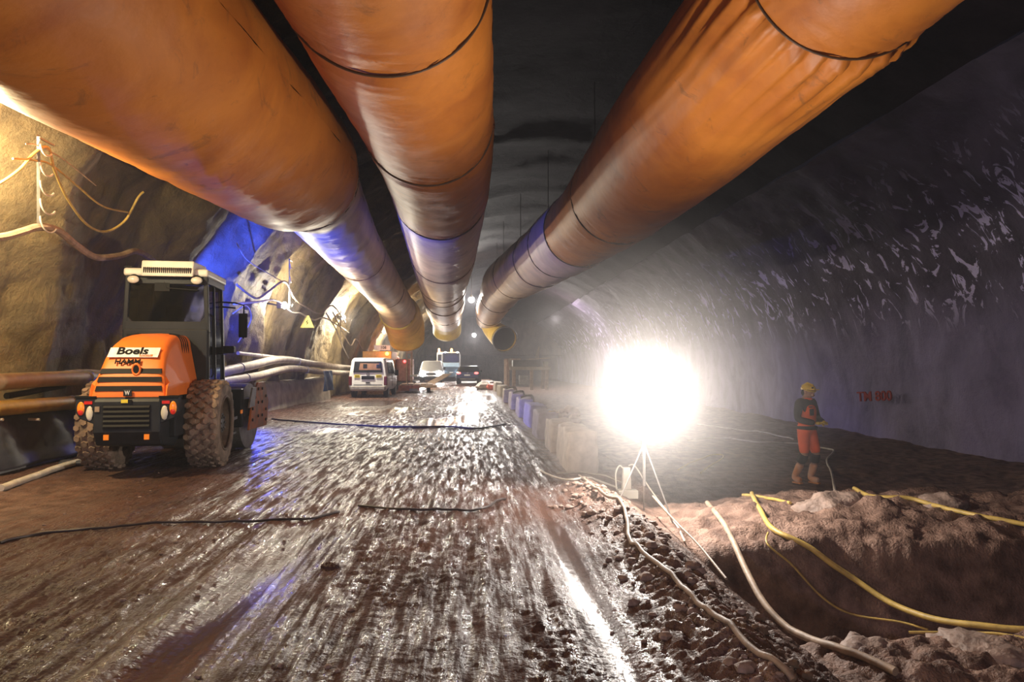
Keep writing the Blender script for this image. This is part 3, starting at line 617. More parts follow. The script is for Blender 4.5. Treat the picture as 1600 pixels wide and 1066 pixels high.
# white rental sticker, print, emblem
y_, ti = on_hood(1.715)
b = MB(); b.box(-.46, .46, -.095, .095, -.004, .004); stk = b.build('sticker', M['sign_white'], ho); stk.location = (-.02, y_-.012, 1.715); stk.rotation_euler = (ti, 0, 0)
text('lettering', 'Boels', .195, M['sign_text'], stk, (-.03, .02, .006), (0, 0, 0), bold=.006, sx=1.35)
b = MB(); b.box(.12, .36, -.085, -.045, .004, .008); b.build('orange_strip', M['orange'], stk)
text('small_lettering', 'RENTAL', .05, M['sign_white'], stk, (.24, -.065, .012), (0, 0, 0), sx=1.1)
y_, ti = on_hood(1.575); tx = text('maker_lettering', 'HAMM', .10, M['sign_text'], ho, (-.08, y_-.026, 1.59), (ti, 0, 0), ext=.006, sx=1.6, bold=.002)
y_, ti = on_hood(1.48)
b = MB(); b.torus((.10, y_-.02, 1.485), .07, .018, 'y', 28, 8); o = b.build('filler_ring', M['orange'], ho, smooth='all')
b = MB(); b.cyl((.10, y_-.025, 1.485), (.10, y_+.02, 1.485), .06, 24); b.build('filler_hole', M['black'], ho)
y_, ti = on_hood(1.165); b = MB(); b.box(-.075, .075, y_-.03, y_, 1.13, 1.22); em = b.build('emblem', M['darkgrey'], ho, bevel=.01)
text('emblem_letter', 'W', .075, M['sign_white'], em, (0, y_-.031, 1.175), (R(90), 0, 0), bold=.002, sx=1.1)
b = MB(); b.box(.705, .715, -.75, -.40, 1.50, 1.62); sst = b.build('side_sticker', M['sign_white'], ho); sst.location = (-.125, 0, 0)
text('side_lettering', 'Boels', .09, M['sign_text'], sst, (.718, -.575, 1.56), (R(90), 0, R(90)), bold=.003, sx=1.2)
# cab
b = MB(); b.box(-.70, .70, .22, .30, 1.05, 2.10); b.box(-.72, .72, .26, 1.40, .95, 1.15); b.box(-.72, -.60, .26, 1.40, .95, 1.9); cabb = b.build('cab_body', M['darkgrey'], rr_, bevel=.02)
b = MB(); b.box(-.62, -.46, .18, .24, 1.86, 2.02); b.build('side_vent', M['black'], cabb)
b = MB(); b.sphere((-.54, .19, 1.94), .045, 12, 8, (1, .4, .7)); b.build('small_lamp', M['lens_white'], cabb, smooth='all')
YC0, YC1 = .28, 1.42
def post(a, c, w_=.075): b = MB(); b.beam(a, c, w_, w_); b.build('cab_post', M['darkgrey'], rr_, bevel=.012)
for s in (-1, 1):
    post((s*.68, YC0, 2.05), (s*.64, YC0, 2.95)); post((s*.68, YC1, 1.1), (s*.62, YC1-.06, 2.95)); post((s*.69, YC0, 1.1), (s*.68, YC0, 2.05))
b = MB(); b.box(-.68, .68, YC0-.04, YC0+.04, 2.06, 2.22); b.box(-.66, .66, YC0-.04, YC0+.04, 2.80, 2.90)
for s in (-1, 1): b.prism([(s*.66, 2.2), (s*.54, 2.2), (s*.66, 2.32)], 'y', YC0-.03, YC0+.03)
b.build('window_frame', M['darkgrey'], rr_, bevel=.012); b = MB(); b.box(-.68, .68, YC1-.04, YC1+.02, 1.55, 1.65); b.build('front_rail', M['darkgrey'], rr_, bevel=.012); b = MB(); b.box(-.66, .66, YC1-.06, YC1, 2.80, 2.9)
for s in (-1, 1): b.box(s*.655-.03, s*.655+.03, YC0, YC1, 2.82, 2.92); 
b.build('upper_rail', M['darkgrey'], rr_, bevel=.012)
for s in (-1, 1): b = MB(); b.box(s*.69-.02, s*.69+.02, YC0, YC1, 1.1, 1.3); b.build('door_sill', M['darkgrey'], rr_, bevel=.012)
b = MB(); b.box(-.63, .63, YC0-.005, YC0+.005, 2.2, 2.82); b.build('rear_window', M['glass_cab'], rr_)
b = MB(); b.box(-.63, .63, YC1-.03, YC1-.02, 1.62, 2.82); b.build('front_window', M['glass_cab'], rr_)
for s in (-1, 1):
    b = MB(); b.add([(s*.69, YC0+.04, 1.3), (s*.69, YC1-.04, 1.3), (s*.64, YC1-.08, 2.84), (s*.645, YC0+.04, 2.84)], [(0, 1, 2, 3)]); b.build('side_window', M['glass_cab'], rr_)
    b = MB(); b.beam((s*.70, YC0+.5, 1.3), (s*.65, YC0+.5, 2.84), .03); b.build('window_bar', M['darkgrey'], rr_)
    b = MB(); b.tube([(s*.73, YC0+.1, 1.35), (s*.76, YC0+.1, 1.4), (s*.74, YC0+.1, 2.3), (s*.70, YC0+.1, 2.35)], .014, 8); b.build('grab_rail', M['black'], rr_)
b = MB(); b.box(-.70, .70, .20, 1.50, 2.92, 3.04); roof = b.build('roof', M['cream'], rr_, bevel=.035, seg=3)
b = MB(); b.prism([(.10, 2.90), (.09, 2.96), (.14, 3.15), (.9, 3.17), (.95, 3.03), (.2, 3.0)], 'x', -.38, .48); ac = b.build('roof_unit', M['cream'], roof, bevel=.02)
for k in range(25): b = MB(); x = -.335+k*.0318; b.box(x, x+.014, .082, .10, 2.955, 3.04); so = b.build('vent_slot', M['black'], ac) if k == 0 else None; 
slot = so
for o in list(ac.children): slot = o
for k in range(1, 25): c = slot.copy(); COL.objects.link(c); c.parent = ac; c.location = (k*.0318, .0, 0)
for s in (-1, 1):
    b = MB(); b.sphere((s*.52, .16, 2.855), .085, 20, 12, (1.15, .5, .7)); wl = b.build('work_lamp', M['lens_white'], rr_, smooth='all')
    b = MB(); b.cyl((s*.52, .18, 2.855), (s*.52, .28, 2.88), .08, 16); b.build('lamp_shell', M['black'], wl)
b = MB(); b.tube([(-.66, .3, 3.02), (-.68, .26, 3.18)], .008, 6); b.box(-.7, -.58, .25, .30, 3.04, 3.07); b.build('aerial', M['black'], rr_)
b = MB(); b.tube([(-.05, .25, 2.86), (0, .24, 2.74), (.52, .24, 2.71)], .010, 6); b.box(-.2, .05, .24, .28, 2.69, 2.82); b.build('wiper', M['black'], rr_)
b = MB(); b.tube([(.68, 1.3, 2.62), (.95, 1.45, 2.62), (1.12, 1.45, 2.58), (1.12, 1.45, 2.0)], .014, 8); b.tube([(.68, 1.3, 2.54), (.95, 1.45, 2.53)], .014, 8); b.build('mirror_arm', M['black'], rr_)
b = MB(); b.box(1.02, 1.20, 1.42, 1.47, 2.02, 2.44); b.build('mirror', M['black'], rr_, bevel=.02)
b = MB(); b.tube([(-.68, 1.3, 2.62), (-.95, 1.45, 2.62), (-.95, 1.45, 2.1)], .014, 8); b.box(-1.02, -.88, 1.42, 1.47, 2.1, 2.42); b.build('mirror', M['black'], rr_)
# inside the cab
b = MB(); b.box(-.26, .26, .62, 1.08, 1.45, 1.62); b.box(-.25, .25, .58, .70, 1.60, 2.3); b.box(-.14, .14, .6, .68, 2.3, 2.5); b.build('driver_seat', M['black'], rr_, bevel=.04)
b = MB(); b.torus((0, 1.15, 1.95), .19, .016, 'z', 28, 8); b.cyl((0, 1.15, 1.2), (0, 1.15, 1.95), .03, 10); b.build('steering_wheel', M['black'], rr_)
b = MB(); b.box(-.6, .6, .28, .5, 2.0, 2.16); b.build('parcel_shelf', M['black'], rr_)
b = MB(); b.sphere((.34, .38, 2.21), .09, 14, 10, (1.2, .8, .7)); b.build('red_bundle', M['red_cloth'], rr_, smooth='all')
b = MB(); b.box(.60, .82, .85, 1.15, 1.72, 1.84); b.box(.76, .98, .95, 1.12, 1.74, 1.86); b.build('side_box', M['black'], rr_, bevel=.02)
b = MB(); b.box(.64, .95, .75, 1.35, .62, .67); b.box(.70, .95, .85, 1.25, .38, .42); b.build('step', M['steel_dark'], rr_)
# front frame and drum, steered slightly to the right
fe = MB(); fe.box(-.3, .3, 1.2, 1.75, .5, .95); fe.cyl((0, 1.5, .45), (0, 1.5, 1.05), .14, 16); fe.build('articulation_joint', M['darkgrey'], rr_)
# front frame pieces are rotated about the joint by hand
def rot_pts(mb, a=R(-7), c=(0, 1.5)):
    mb.v = [(c[0]+(x-c[0])*math.cos(a)-(y-c[1])*math.sin(a), c[1]+(x-c[0])*math.sin(a)+(y-c[1])*math.cos(a), z) for x, y, z in mb.v]; return mb
b = MB(); b.box(-.95, .95, 1.72, 1.86, .45, 1.12); b.box(-.95, .95, 3.25, 3.38, .45, .95); b.box(-.7, .7, 1.4, 1.75, .85, 1.15)
for s in (-1, 1): b.box(min(s*.86, s*.96), max(s*.86, s*.96), 1.8, 3.3, .62, .95)
ff = rot_pts(b).build('front_frame', M['darkgrey'], rr_, bevel=.02)
b = MB(); b.cyl((-.82, 2.55, .60), (.82, 2.55, .60), .60, 64); rot_pts(b).build('drum', M['steel'], rr_, smooth=True)
for s in (-1, 1):
    b = MB(); b.prism([(1.95, .38), (2.2, .98), (2.5, 1.22), (2.95, 1.22), (3.2, .85), (3.1, .38)], 'x', s*.98, s*1.02); sp_ = rot_pts(b).build('side_plate', M['orange_dirty'], rr_, bevel=.01)
    if s > 0:
        for (py, pz) in ((2.15, .55), (2.15, .75), (2.3, .95), (2.5, 1.1), (2.5, .85), (2.5, .6), (2.75, 1.1), (2.75, .85), (2.75, .6), (3.0, .95), (3.0, .7), (3.0, .5)):
            b = MB(); b.cyl((s*1.02, py, pz), (s*1.035, py, pz), .028, 8); rot_pts(b).build('bolt', M['black'], sp_)
b = MB(); b.prism([(1.86, .78), (2.06, 1.14), (2.3, 1.14), (2.2, .8)], 'x', 1.02, 1.05); rot_pts(b).build('cover_plate', M['steel'], rr_)
b = MB(); b.box(.97, .99, 1.50, 1.62, .70, .76); b.build('side_marker', M['lens_amber'], rr_)
for c in rr_.children:
    k_ = c.name.split('.')[0]
    if k_ in ('bonnet', 'counterweight', 'lamp_housing'): c.scale = (.69, 1, 1)
    elif k_ == 'tyre': c.scale = (.9, 1, 1)
    elif k_ in ('tyre', 'chassis', 'articulation_joint'): pass
    elif k_ in ('front_frame', 'drum', 'side_plate', 'cover_plate', 'side_marker', 'step'): c.scale = (.9, 1, 1)
    elif k_ in ('mirror', 'mirror_arm'): c.scale = (.82, 1, 1)
    else: c.scale = (.88, 1, 1)
# blue beacon lamp hung on the wall behind the cab
bl = thing('wall_beacon', 'blue beacon lamp on the left wall behind the roller cab', 'lamp', (-5.95, 15.6, 2.75))
b = MB(); b.cyl((.1, 0, -.08), (.1, 0, .06), .06, 16); b.build('dome', M['blue_light'], bl, smooth=True)
b = MB(); b.cyl((.1, 0, -.14), (.1, 0, -.08), .08, 16); b.beam((.1, 0, -.12), (-.35, 0, -.12), .04); b.build('bracket', M['steel_dark'], bl)

# ------------------------------------------------------------------ lamps
def wall_lamp(x, y, z, label):
    t = thing('wall_lamp', label, 'lamp', (x, y, z), group='lamps on the left wall')
    b = MB(); b.sphere((.0, 0, 0), .11, 16, 10, (.7, 1, 1)); b.build('bulb_glass', M['white_light'], t, smooth='all')
    b = MB(); b.box(-.22, -.08, -.1, .1, -.1, .1); b.beam((-.2, 0, 0), (-.75, 0, .1), .05); b.build('housing', M['steel_dark'], t, bevel=.01)
for (x, y, z, p), lb in zip(WALL_LAMPS, ('wall lamp on the left wall nearest the camera, above the thick hose', 'bright wall lamp on the left wall just right of the roller cab', 'wall lamp on the left wall above the yellow warning triangle and the white van', 'wall lamp on the left wall beyond the orange container', 'farthest wall lamp on the left wall, deep in the tunnel')):
    wall_lamp(x, y, z, lb)
for (x, y, z, p), lb in zip(ROOF_LAMPS, ('roof lamp between the middle and right ducts, the higher of two', 'roof lamp below the right duct, the lower and farther of two')):
    t = thing('roof_lamp', lb, 'lamp', (x, y, z), group='lamps hanging from the roof')
    b = MB(); b.sphere((0, 0, 0), .2, 16, 10); b.build('bulb_glass', M['white_light'], t, smooth='all')
    b = MB(); b.cyl((0, 0, .15), (0, 0, .35), .14, 16, .06); b.build('lamp_cap', M['steel_dark'], t); b = MB(); b.tube([(0, 0, .3), (0, 0, 8.6-z)], .015, 6); b.build('cable', M['cable_black'], t)
# the tripod floodlight
gzf = gz(FLOOD.x-.1, FLOOD.y)
t = thing('tripod_floodlight', 'dazzling white floodlight on a tripod at the edge of the pit', 'floodlight', (FLOOD.x, FLOOD.y, 0))
b = MB(); b.cyl((0, -.02, FLOOD.z), (0, -.05, FLOOD.z), .14, 28); b.build('lens', emitter('flood_lens', (1, .96, .9), 150), t)
b = MB(); b.cyl((0, -.02, FLOOD.z), (0, .10, FLOOD.z), .16, 28, .10); b.box(-.06, .06, .05, .16, FLOOD.z-.06, FLOOD.z+.06); b.build('lamp_body', M['steel'], t, smooth=True)
b = MB(); b.tube([(-.19, .03, FLOOD.z), (-.19, .03, FLOOD.z-.22), (0, .03, FLOOD.z-.26), (.19, .03, FLOOD.z-.22), (.19, .03, FLOOD.z)], .012, 8); b.build('yoke', M['steel'], t)
b = MB(); b.cyl((0, .03, gzf+.25), (0, .03, FLOOD.z-.24), .018, 10); b.build('pole', M['steel'], t)
for a in (200, 330, 80):
    x_, y_ = .34*math.cos(R(a)), .30*math.sin(R(a)); b = MB(); b.tube([(0, .03, .62), (x_, y_, gz(FLOOD.x+x_, FLOOD.y+y_)+.01)], .009, 8); b.build('leg', M['steel'], t)
bx = on_ground(980, 776)
t = thing('power_box', 'pale box with a column standing at the foot of the floodlight tripod', 'power box', (bx.x, bx.y, bx.z))
b = MB(); b.box(-.13, .13, -.08, .08, -.02, .09); b.build('base', M['cream'], t, bevel=.01)
b = MB(); b.box(-.07, .05, -.05, .05, .09, .38, taper=.8); b.build('column', M['cream'], t, bevel=.01)
b = MB(); b.tube(smooth_path([(-.05, 0, .36), (-.10, 0, .40), (-.15, 0, .3), (-.14, 0, .1)], 5), .01, 8); b.build('handle', M['cream'], t)

# ------------------------------------------------------------------ concrete blocks along the road
blocks = [(10.25, 1.7, .64, 'near'), (12.6, 1.2, .60, ''), (14.8, 1.5, .62, 'v'), (17.6, 1.8, .6, 'v'), (21.0, 1.9, .6, ''), (24.6, 2.2, .62, ''), (29.2, 2.2, .6, ''), (34.5, 2.2, .6, ''), (41, 2.4, .6, '')]
bl_lab = ['nearest and largest concrete block beside the floodlight, rounded worn top', 'second concrete block from the floodlight, slab with a gritty top', 'nearer of the two violet-grey concrete blocks along the road edge', 'farther of the two violet-grey concrete blocks along the road edge', 'pale concrete block just behind the violet-grey pair', 'sixth concrete block from the floodlight, pale with hoses draped on its top', 'seventh concrete block from the floodlight along the road edge', 'second to last concrete block before the steel trestle', 'farthest concrete block, beside the steel trestle']
for i, (y, ln, hh, k) in enumerate(blocks):
    nx, ny, nz = 9, 18, 9; wd = .50; bm = bmesh.new(); bmesh.ops.create_cube(bm, size=1); bmesh.ops.subdivide_edges(bm, edges=bm.edges, cuts=11, use_grid_fill=True)
    for v in bm.verts:
        x, yy_, z = v.co.x*wd, v.co.y*ln, (v.co.z+.5)*hh
        # rounded corners and worn top
        q = Vector((v.co.x, v.co.y, v.co.z)); m_ = max(abs(q.x), abs(q.y), abs(q.z)); k_ = (q.length/m_-1)*.14
        tp = max(0, v.co.z); x *= (1-k_)*(1-.12*(v.co.z+.5)); yy_ *= 1-k_*.5
        z -= k_*hh*.35*(tp > 0); dn = float(fbm(np.array([x*4+i*3+z*3]), np.array([yy_*4+z*5]), 3, 100+i)[0])
        x += dn*.03; yy_ += dn*.03; z += dn*.04*(tp > .4)
        v.co = (x, yy_, z)
    me = bpy.data.meshes.new('concrete_block'); bm.to_mesh(me); bm.free(); me.polygons.foreach_set('use_smooth', [True]*len(me.polygons)); me.materials.append(M['block_violet' if k == 'v' else 'block'])
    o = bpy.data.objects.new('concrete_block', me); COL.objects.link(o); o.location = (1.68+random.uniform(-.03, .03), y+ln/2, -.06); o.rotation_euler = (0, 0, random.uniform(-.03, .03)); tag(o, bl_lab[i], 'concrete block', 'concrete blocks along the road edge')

# ------------------------------------------------------------------ hoses, cables and pipes
def hose(name, pts, r, m, label, cat='hose', group=None, drape=True, k=8, n=10):
    P = smooth_path(pts, k)
    if drape: P = [Vector((p.x, p.y, max(p.z, gmax(p.x, p.y, r*1.4)+r*.75))) for p in P]
    if drape:
        for _ in range(2):
            P = [P[0]]+[Vector((P[i].x, P[i].y, max(P[i].z, (P[i-1].z+P[i+1].z)/2))) for i in range(1, len(P)-1)]+[P[-1]]
    b = MB(); b.tube(P, r, n); o = b.build(name, m, smooth=True); c = P[len(P)//2]; origin_to(o, c); tag(o, label, cat, group); return o
def gp(*uv): return [on_ground(u, v) for u, v in uv]
def gp2(uvs, z=None): return [on_ground(u, v) for u, v in uvs]
def span(uvs, ys_):                                  # hose points given with their distance down the tunnel
    yk_ = np.interp(np.linspace(0, 1, len(uvs)), np.linspace(0, 1, len(ys_)), ys_); out = []
    for (u, v), y in zip(uvs, yk_):
        p = at_y(u, v, y); out.append(p)
    return out
def shose(uvs, ys_, r, m, label, cat='hose', group='hoses lying across the pit'):
    P = smooth_path(span(uvs, ys_), 8); zz = np.array([max(p.z, gmax(p.x, p.y, r)+r*.5) for p in P]); zz = np.convolve(np.pad(zz, 4, 'edge'), np.ones(9)/9, 'valid'); P = [Vector((p.x, p.y, z_)) for p, z_ in zip(P, zz)]
    b = MB(); b.tube(P, r, 12); o = b.build('hose', m, smooth=True); origin_to(o, P[len(P)//2]); tag(o, label, cat, group); return o
shose([(1105, 787), (1135, 830), (1165, 890), (1195, 945), (1240, 990), (1300, 1025), (1350, 1050), (1400, 1085)], (8.9, 7.6, 6.7, 6.2, 5.8, 5.3, 5.05, 4.8), .030, M['hose_tan'], 'brown muddy hose dropping from the ledge into the pit toward the lower right')
shose([(1175, 780), (1185, 805), (1210, 832), (1270, 862), (1340, 910), (1400, 948), (1470, 970), (1540, 978), (1640, 992)], (9.2, 8.2, 7.4, 7.1, 6.9, 6.6, 6.2, 5.9, 5.6), .028, M['hose_yellow'], 'thick yellow hose curving over the ledge and through the pit to the right edge')
shose([(1200, 832), (1200, 850), (1240, 885), (1280, 930), (1330, 962), (1400, 970), (1450, 985)], (7.3, 7.1, 7.0, 6.9, 6.8, 6.6, 6.4), .010, M['hose_yellow'], 'thin yellow cable looping down below the thick yellow hose', 'cable')
shose([(1335, 776), (1370, 790), (1430, 793), (1480, 806), (1540, 818), (1640, 826)], (9.3, 8.6, 8.4, 8.0, 7.6, 7.2), .026, M['hose_yellow'], 'pale yellow hose along the top of the ledge at the right edge')
shose([(1420, 990), (1500, 988), (1560, 992), (1640, 1010)], (6.0, 5.8, 5.6, 5.3), .012, M['hose_yellow'], 'thin yellow hose on the foreground rocks at the right edge')
shose([(1160, 778), (1200, 782), (1235, 795)], (9.2, 8.9, 8.4), .02, M['hose_yellow'], 'short yellow hose end on the ledge beside the thick hose')
shose([(1020, 775), (1055, 815), (1090, 850), (1135, 905)], (8.3, 7.1, 6.3, 5.3), .010, M['hose_tan'], 'thin tan cable running down the shoulder from the power box', 'cable', None)
hose('hose', gp((905, 745), (935, 768), (970, 790), (980, 815), (983, 845), (1000, 865), (1050, 905), (1090, 950), (1130, 980), (1180, 1025), (1240, 1080)), .017, M['hose_tan'], 'tan cable winding along the churned clods beside the road')
hose('hose', gp((845, 738), (890, 752), (940, 757), (965, 765)), .014, M['hose_pale'], 'pale cable running from the road edge to the power box', 'cable')
hose('hose', gp((870, 741), (920, 742), (960, 752), (985, 758)), .010, M['hose_pale'], 'thin pale cable along the foot of the nearest block', 'cable')
hose('hose', [bx+Vector((.02, 0, .40)), bx+Vector((.10, 0, .40)), bx+Vector((.22, -.1, .2))]+gp((1040, 800), (1070, 850)), .010, M['hose_pale'], 'pale cable arching from the top of the power box down to the shoulder', 'cable')
# cables over the road
hose('cable', gp((0, 850), (60, 838), (150, 828), (260, 820), (380, 817), (470, 813), (510, 806), (530, 802)), .013, M['cable_black'], 'dark cable across the left half of the muddy road in the foreground', 'cable')
hose('cable', gp((560, 793), (620, 797), (700, 800), (750, 796), (775, 786), (790, 782)), .013, M['cable_black'], 'dark cable section across the middle of the muddy road in the foreground', 'cable')
hose('cable', gp((425, 656), (480, 661), (560, 666), (640, 669), (700, 669), (750, 672), (790, 664)), .022, M['cable_black'], 'dark cable across the wet road beyond the roller', 'cable')
hose('hose', gp((0, 768), (40, 754), (90, 737), (140, 722), (190, 715)), .045, M['hose_pale'], 'pale thick hose on the ground at the left kerb, leading behind the left tyre')
# loose hoses by the worker
hose('hose', gp((1090, 664), (1150, 672), (1200, 678), (1240, 688)), .02, M['hose_pale'], 'thin pale hose on the pit floor left of the worker', 'hose', 'pale hoses near the worker')
hose('hose', gp((1075, 690), (1120, 686), (1180, 692), (1238, 694), (1300, 704), (1292, 720), (1300, 745), (1306, 773)), .022, M['hose_pale'], 'pale hose passing behind the worker and bending toward the ledge', 'hose', 'pale hoses near the worker')
hose('hose', gp((1060, 735), (1110, 712), (1130, 716), (1095, 740)), .014, M['hose_yellow'], 'thin yellow cable loop on the pit floor right of the floodlight', 'cable')
# two long pipes on the left wall
def wall_pipe(pts, r, m, label, group, cat='pipe'):
    P = smooth_path(pts, 8); b = MB(); b.tube(P, r, 16); o = b.build('pipe', m, smooth=True); origin_to(o, P[0]); tag(o, label, cat, group)
    for p in P[6::14]:
        c = MB(); d = Vector((0, 1, 0)); c.tube([p-d*.03, p+d*.03], r*1.16, 16); q = c.build('pipe_coupling', M['steel'], o, smooth=True); q.location = -o.location
    return o
wall_pipe([at_x(-120, 604, -6.35), at_x(0, 597, -6.35), at_x(90, 592, -6.35), at_x(180, 590, -6.4), at_x(260, 585, -6.4)], .115, M['pipe_tan'], 'upper thick tan pipe along the left wall beside the roller', 'thick pipes along the left wall')
wall_pipe([at_x(-120, 643, -6.3), at_x(0, 638, -6.3), at_x(80, 632, -6.3), at_x(150, 627, -6.35), at_x(260, 620, -6.35)], .105, M['pipe_yellow'], 'lower thick ochre pipe along the left wall beside the roller', 'thick pipes along the left wall')
wall_pipe([at_x(330, 585, -6.3), at_x(390, 572, -6.3), at_x(440, 562, -6.3), at_x(490, 569, -6.25), at_x(545, 575, -6.1), at_x(562, 576, -6.0)], .13, M['pipe_pale'], 'upper pale pipe along the left wall between the roller and the white van', 'pale pipes along the left wall')
wall_pipe([at_x(340, 598, -6.25), at_x(400, 588, -6.25), at_x(455, 576, -6.25), at_x(500, 581, -6.2), at_x(545, 583, -6.05), at_x(562, 584, -5.95)], .12, M['pipe_pale'], 'lower pale pipe along the left wall between the roller and the white van', 'pale pipes along the left wall')
wall_pipe([at_x(372, 552, -6.35), at_x(420, 557, -6.35), at_x(460, 562, -6.35), at_x(520, 570, -6.3)], .05, M['pipe_pale'], 'thin pale pipe lying above the pair of pale pipes', 'pale pipes along the left wall')
wall_pipe([at_x(60, 590, -6.4), at_x(120, 581, -6.45), at_x(160, 582, -6.45)], .04, M['hose_tan'], 'thin tan tube lying on the upper tan pipe', 'thick pipes along the left wall')
hose('cable_loom', [at_x(10, 619, -6.5), at_x(45, 613, -6.45), at_x(75, 607, -6.45), at_x(100, 603, -6.4)], .045, M['rubber'], 'dark coupled hose hanging between the two thick left pipes', 'hose', drape=False)
for (u, v, yv) in ((5, 656, 0), (62, 656, 0)):
    a = at_x(u, v, -6.2); b = MB(); b.tube([a+Vector((-.45, 0, .02)), a], .02, 10); o = b.build('steel_bolt', M['hose_pale'], smooth=True); origin_to(o, a); tag(o, 'steel rod end poking from the sheet at the left edge' if u < 20 else 'steel rod end poking out below the ochre pipe', 'bolt')
# kerb sheets
def sheet(name, u0, u1, y0, y1, z0, z1, x0, m, label, cat='sheet', bulge=.12):
    ny_, nz_ = 40, 24; yv = np.linspace(y0, y1, ny_); zv = np.linspace(z1, z0, nz_); Y_, Z_ = np.meshgrid(yv, zv, indexing='ij')
    k = (Z_-z0)/(z1-z0); X_ = x0+bulge*(1-k)*.6+.05*np.sin(Y_*5+Z_*3)+.05*fbm(Y_*1.5, Z_*3, 3, 77)
    o = grid_mesh(name, X_, Y_, Z_, m); so_ = o.modifiers.new('thick', 'SOLIDIFY'); so_.thickness = .01; origin_to(o, (x0, (y0+y1)/2, (z0+z1)/2)); tag(o, label, cat); return o
sheet('ground_sheet', 0, 0, 8.4, 13.6, .12, .92, -6.36, M['tarp_grey'], 'dark grey sheet hung over the kerb below the ochre pipe')
sheet('tarpaulin', 0, 0, 28.5, 30.6, .5, 1.3, -5.75, M['tarp_blue'], 'blue tarpaulin hanging from the pale pipes left of the white van', 'tarpaulin')
sheet('plastic_wrap', 0, 0, 15.0, 16.6, 1.0, 1.35, -6.0, M['tarp_blue'], 'blue plastic wrapped over the pale pipes right behind the roller cab', 'plastic wrap')
b = MB()
for k in range(7): b.sphere((random.uniform(-.2, .2), random.uniform(-.12, .12), .03), .09, 10, 6, (1.4, .9, .4), lump=.4, seed=k)
g_ = on_ground(112, 725); o = b.build('rag', M['tarp_grey'], smooth='all'); o.location = g_; tag(o, 'crumpled grey rag on the ground beside the pale hose at the kerb', 'rag')
# thick hose high on the left wall
def wall_line(uvs, r, m, label, cat, name='wall_cable', off=.22, group=None, k=8):
    P = smooth_path([on_left_wall(u, v, off) for u, v in uvs], k); b = MB(); b.tube(P, r, 8); o = b.build(name, m, smooth=True); origin_to(o, P[0]); tag(o, label, cat, group); return o
wall_line([(-60, 374), (0, 371), (35, 362), (60, 355), (90, 360), (120, 384), (150, 402), (185, 400), (215, 393), (245, 412), (270, 430)], .05, M['hose_tan'], 'thick tan hose looped along the upper left wall above the roller', 'hose', 'hose')
wall_line([(-30, 300), (0, 286), (30, 265), (55, 238), (75, 231), (85, 265), (105, 310), (135, 350), (165, 362), (195, 345), (215, 310), (224, 300)], .018, M['hose_yellow'], 'yellow cable sagging in a deep loop from the near cable rack', 'cable', group='cables on the left wall')
wall_line([(20, 248), (55, 251), (80, 258), (120, 290), (160, 322), (200, 332)], .013, M['hose_yellow'], 'thin yellow cable slanting right across the near cable rack', 'cable', group='cables on the left wall')
wall_line([(40, 225), (60, 228), (100, 250), (150, 290)], .008, M['hose_tan'], 'thinnest tan cable at the top of the near cable rack', 'cable', group='cables on the left wall')
wall_line([(370, 445), (400, 466), (420, 455), (445, 440), (460, 466), (478, 480), (500, 490), (520, 478), (540, 505)], .03, M['hose_tan'], 'upper wavy tan cable right of the roller cab on the left wall', 'cable', group='cables on the left wall')
wall_line([(366, 475), (400, 472), (432, 470), (455, 488), (470, 490), (490, 500), (510, 498), (545, 520)], .03, M['hose_pale'], 'lower wavy pale cable right of the roller cab on the left wall', 'cable', group='cables on the left wall')
wall_line([(364, 490), (385, 478), (392, 500), (372, 535)], .015, M['hose_pale'], 'thin cable looping down behind the roller mirror', 'cable', group='cables on the left wall')
wall_line([(370, 380), (385, 405), (415, 425), (450, 445)], .012, M['hose_tan'], 'thin cable slanting over the blue lit wall', 'cable', group='cables on the left wall')
wall_line([(510, 490), (525, 515), (535, 540), (545, 560)], .03, M['hose_pale'], 'pale cable dropping from the far cable rack toward the van', 'cable', group='cables on the left wall')
wall_line([(520, 488), (536, 520), (548, 540), (556, 530), (566, 545)], .03, M['hose_tan'], 'tan cable looping over the wall above the white van', 'cable', group='cables on the left wall')
def rack(u, v0, v1, label, off=.2, hooks=5, hr=.17):
    a = on_left_wall(u, v0, off); c = on_left_wall(u, v1, off); t = thing('cable_rack', label, 'cable rack', tuple(a), group='hooked cable racks on the left wall')
    b = MB(); b.beam((0, 0, 0), c-a, .035); b.build('upright', M['steel'], t)
    for i in range(hooks):
        k = (i+.35)/hooks; p = (c-a)*k; s = hr*(.75+.5*k)
        b = MB(); b.tube([p+Vector((.02, s*(1-math.cos(q)), -s*.9*math.sin(q))) for q in np.linspace(0, PI*.8, 10)], .011, 6); b.build('hook', M['hose_pale'], t, smooth=True)
    b = MB(); b.beam((0, 0, -.02), (0, .32, -.02), .02); b.build('arm', M['steel'], t)
rack(60, 212, 354, 'hooked steel cable rack on the left wall above the thick hose')
rack(452, 405, 480, 'hooked cable rack on the left wall right of the roller mirror', hooks=4)
rack(532, 480, 530, 'hooked cable rack on the left wall left of the white van', hooks=4)
a = on_left_wall(480, 505, .35)
t = thing('warning_sign', 'yellow triangular warning sign hanging on the left wall', 'sign', tuple(a))
b = MB(); b.prism([(-.24, -.16), (.24, -.16), (.06, .26), (-.06, .26)], 'y', -.01, .01); b.build('plate', M['sign_yellow'], t)
b = MB(); b.prism([(-.02, -.08), (.05, .02), (.0, .03), (.04, .14), (-.05, .03), (.0, .02)], 'y', -.02, -.011); b.build('symbol', M['sign_text'], t)

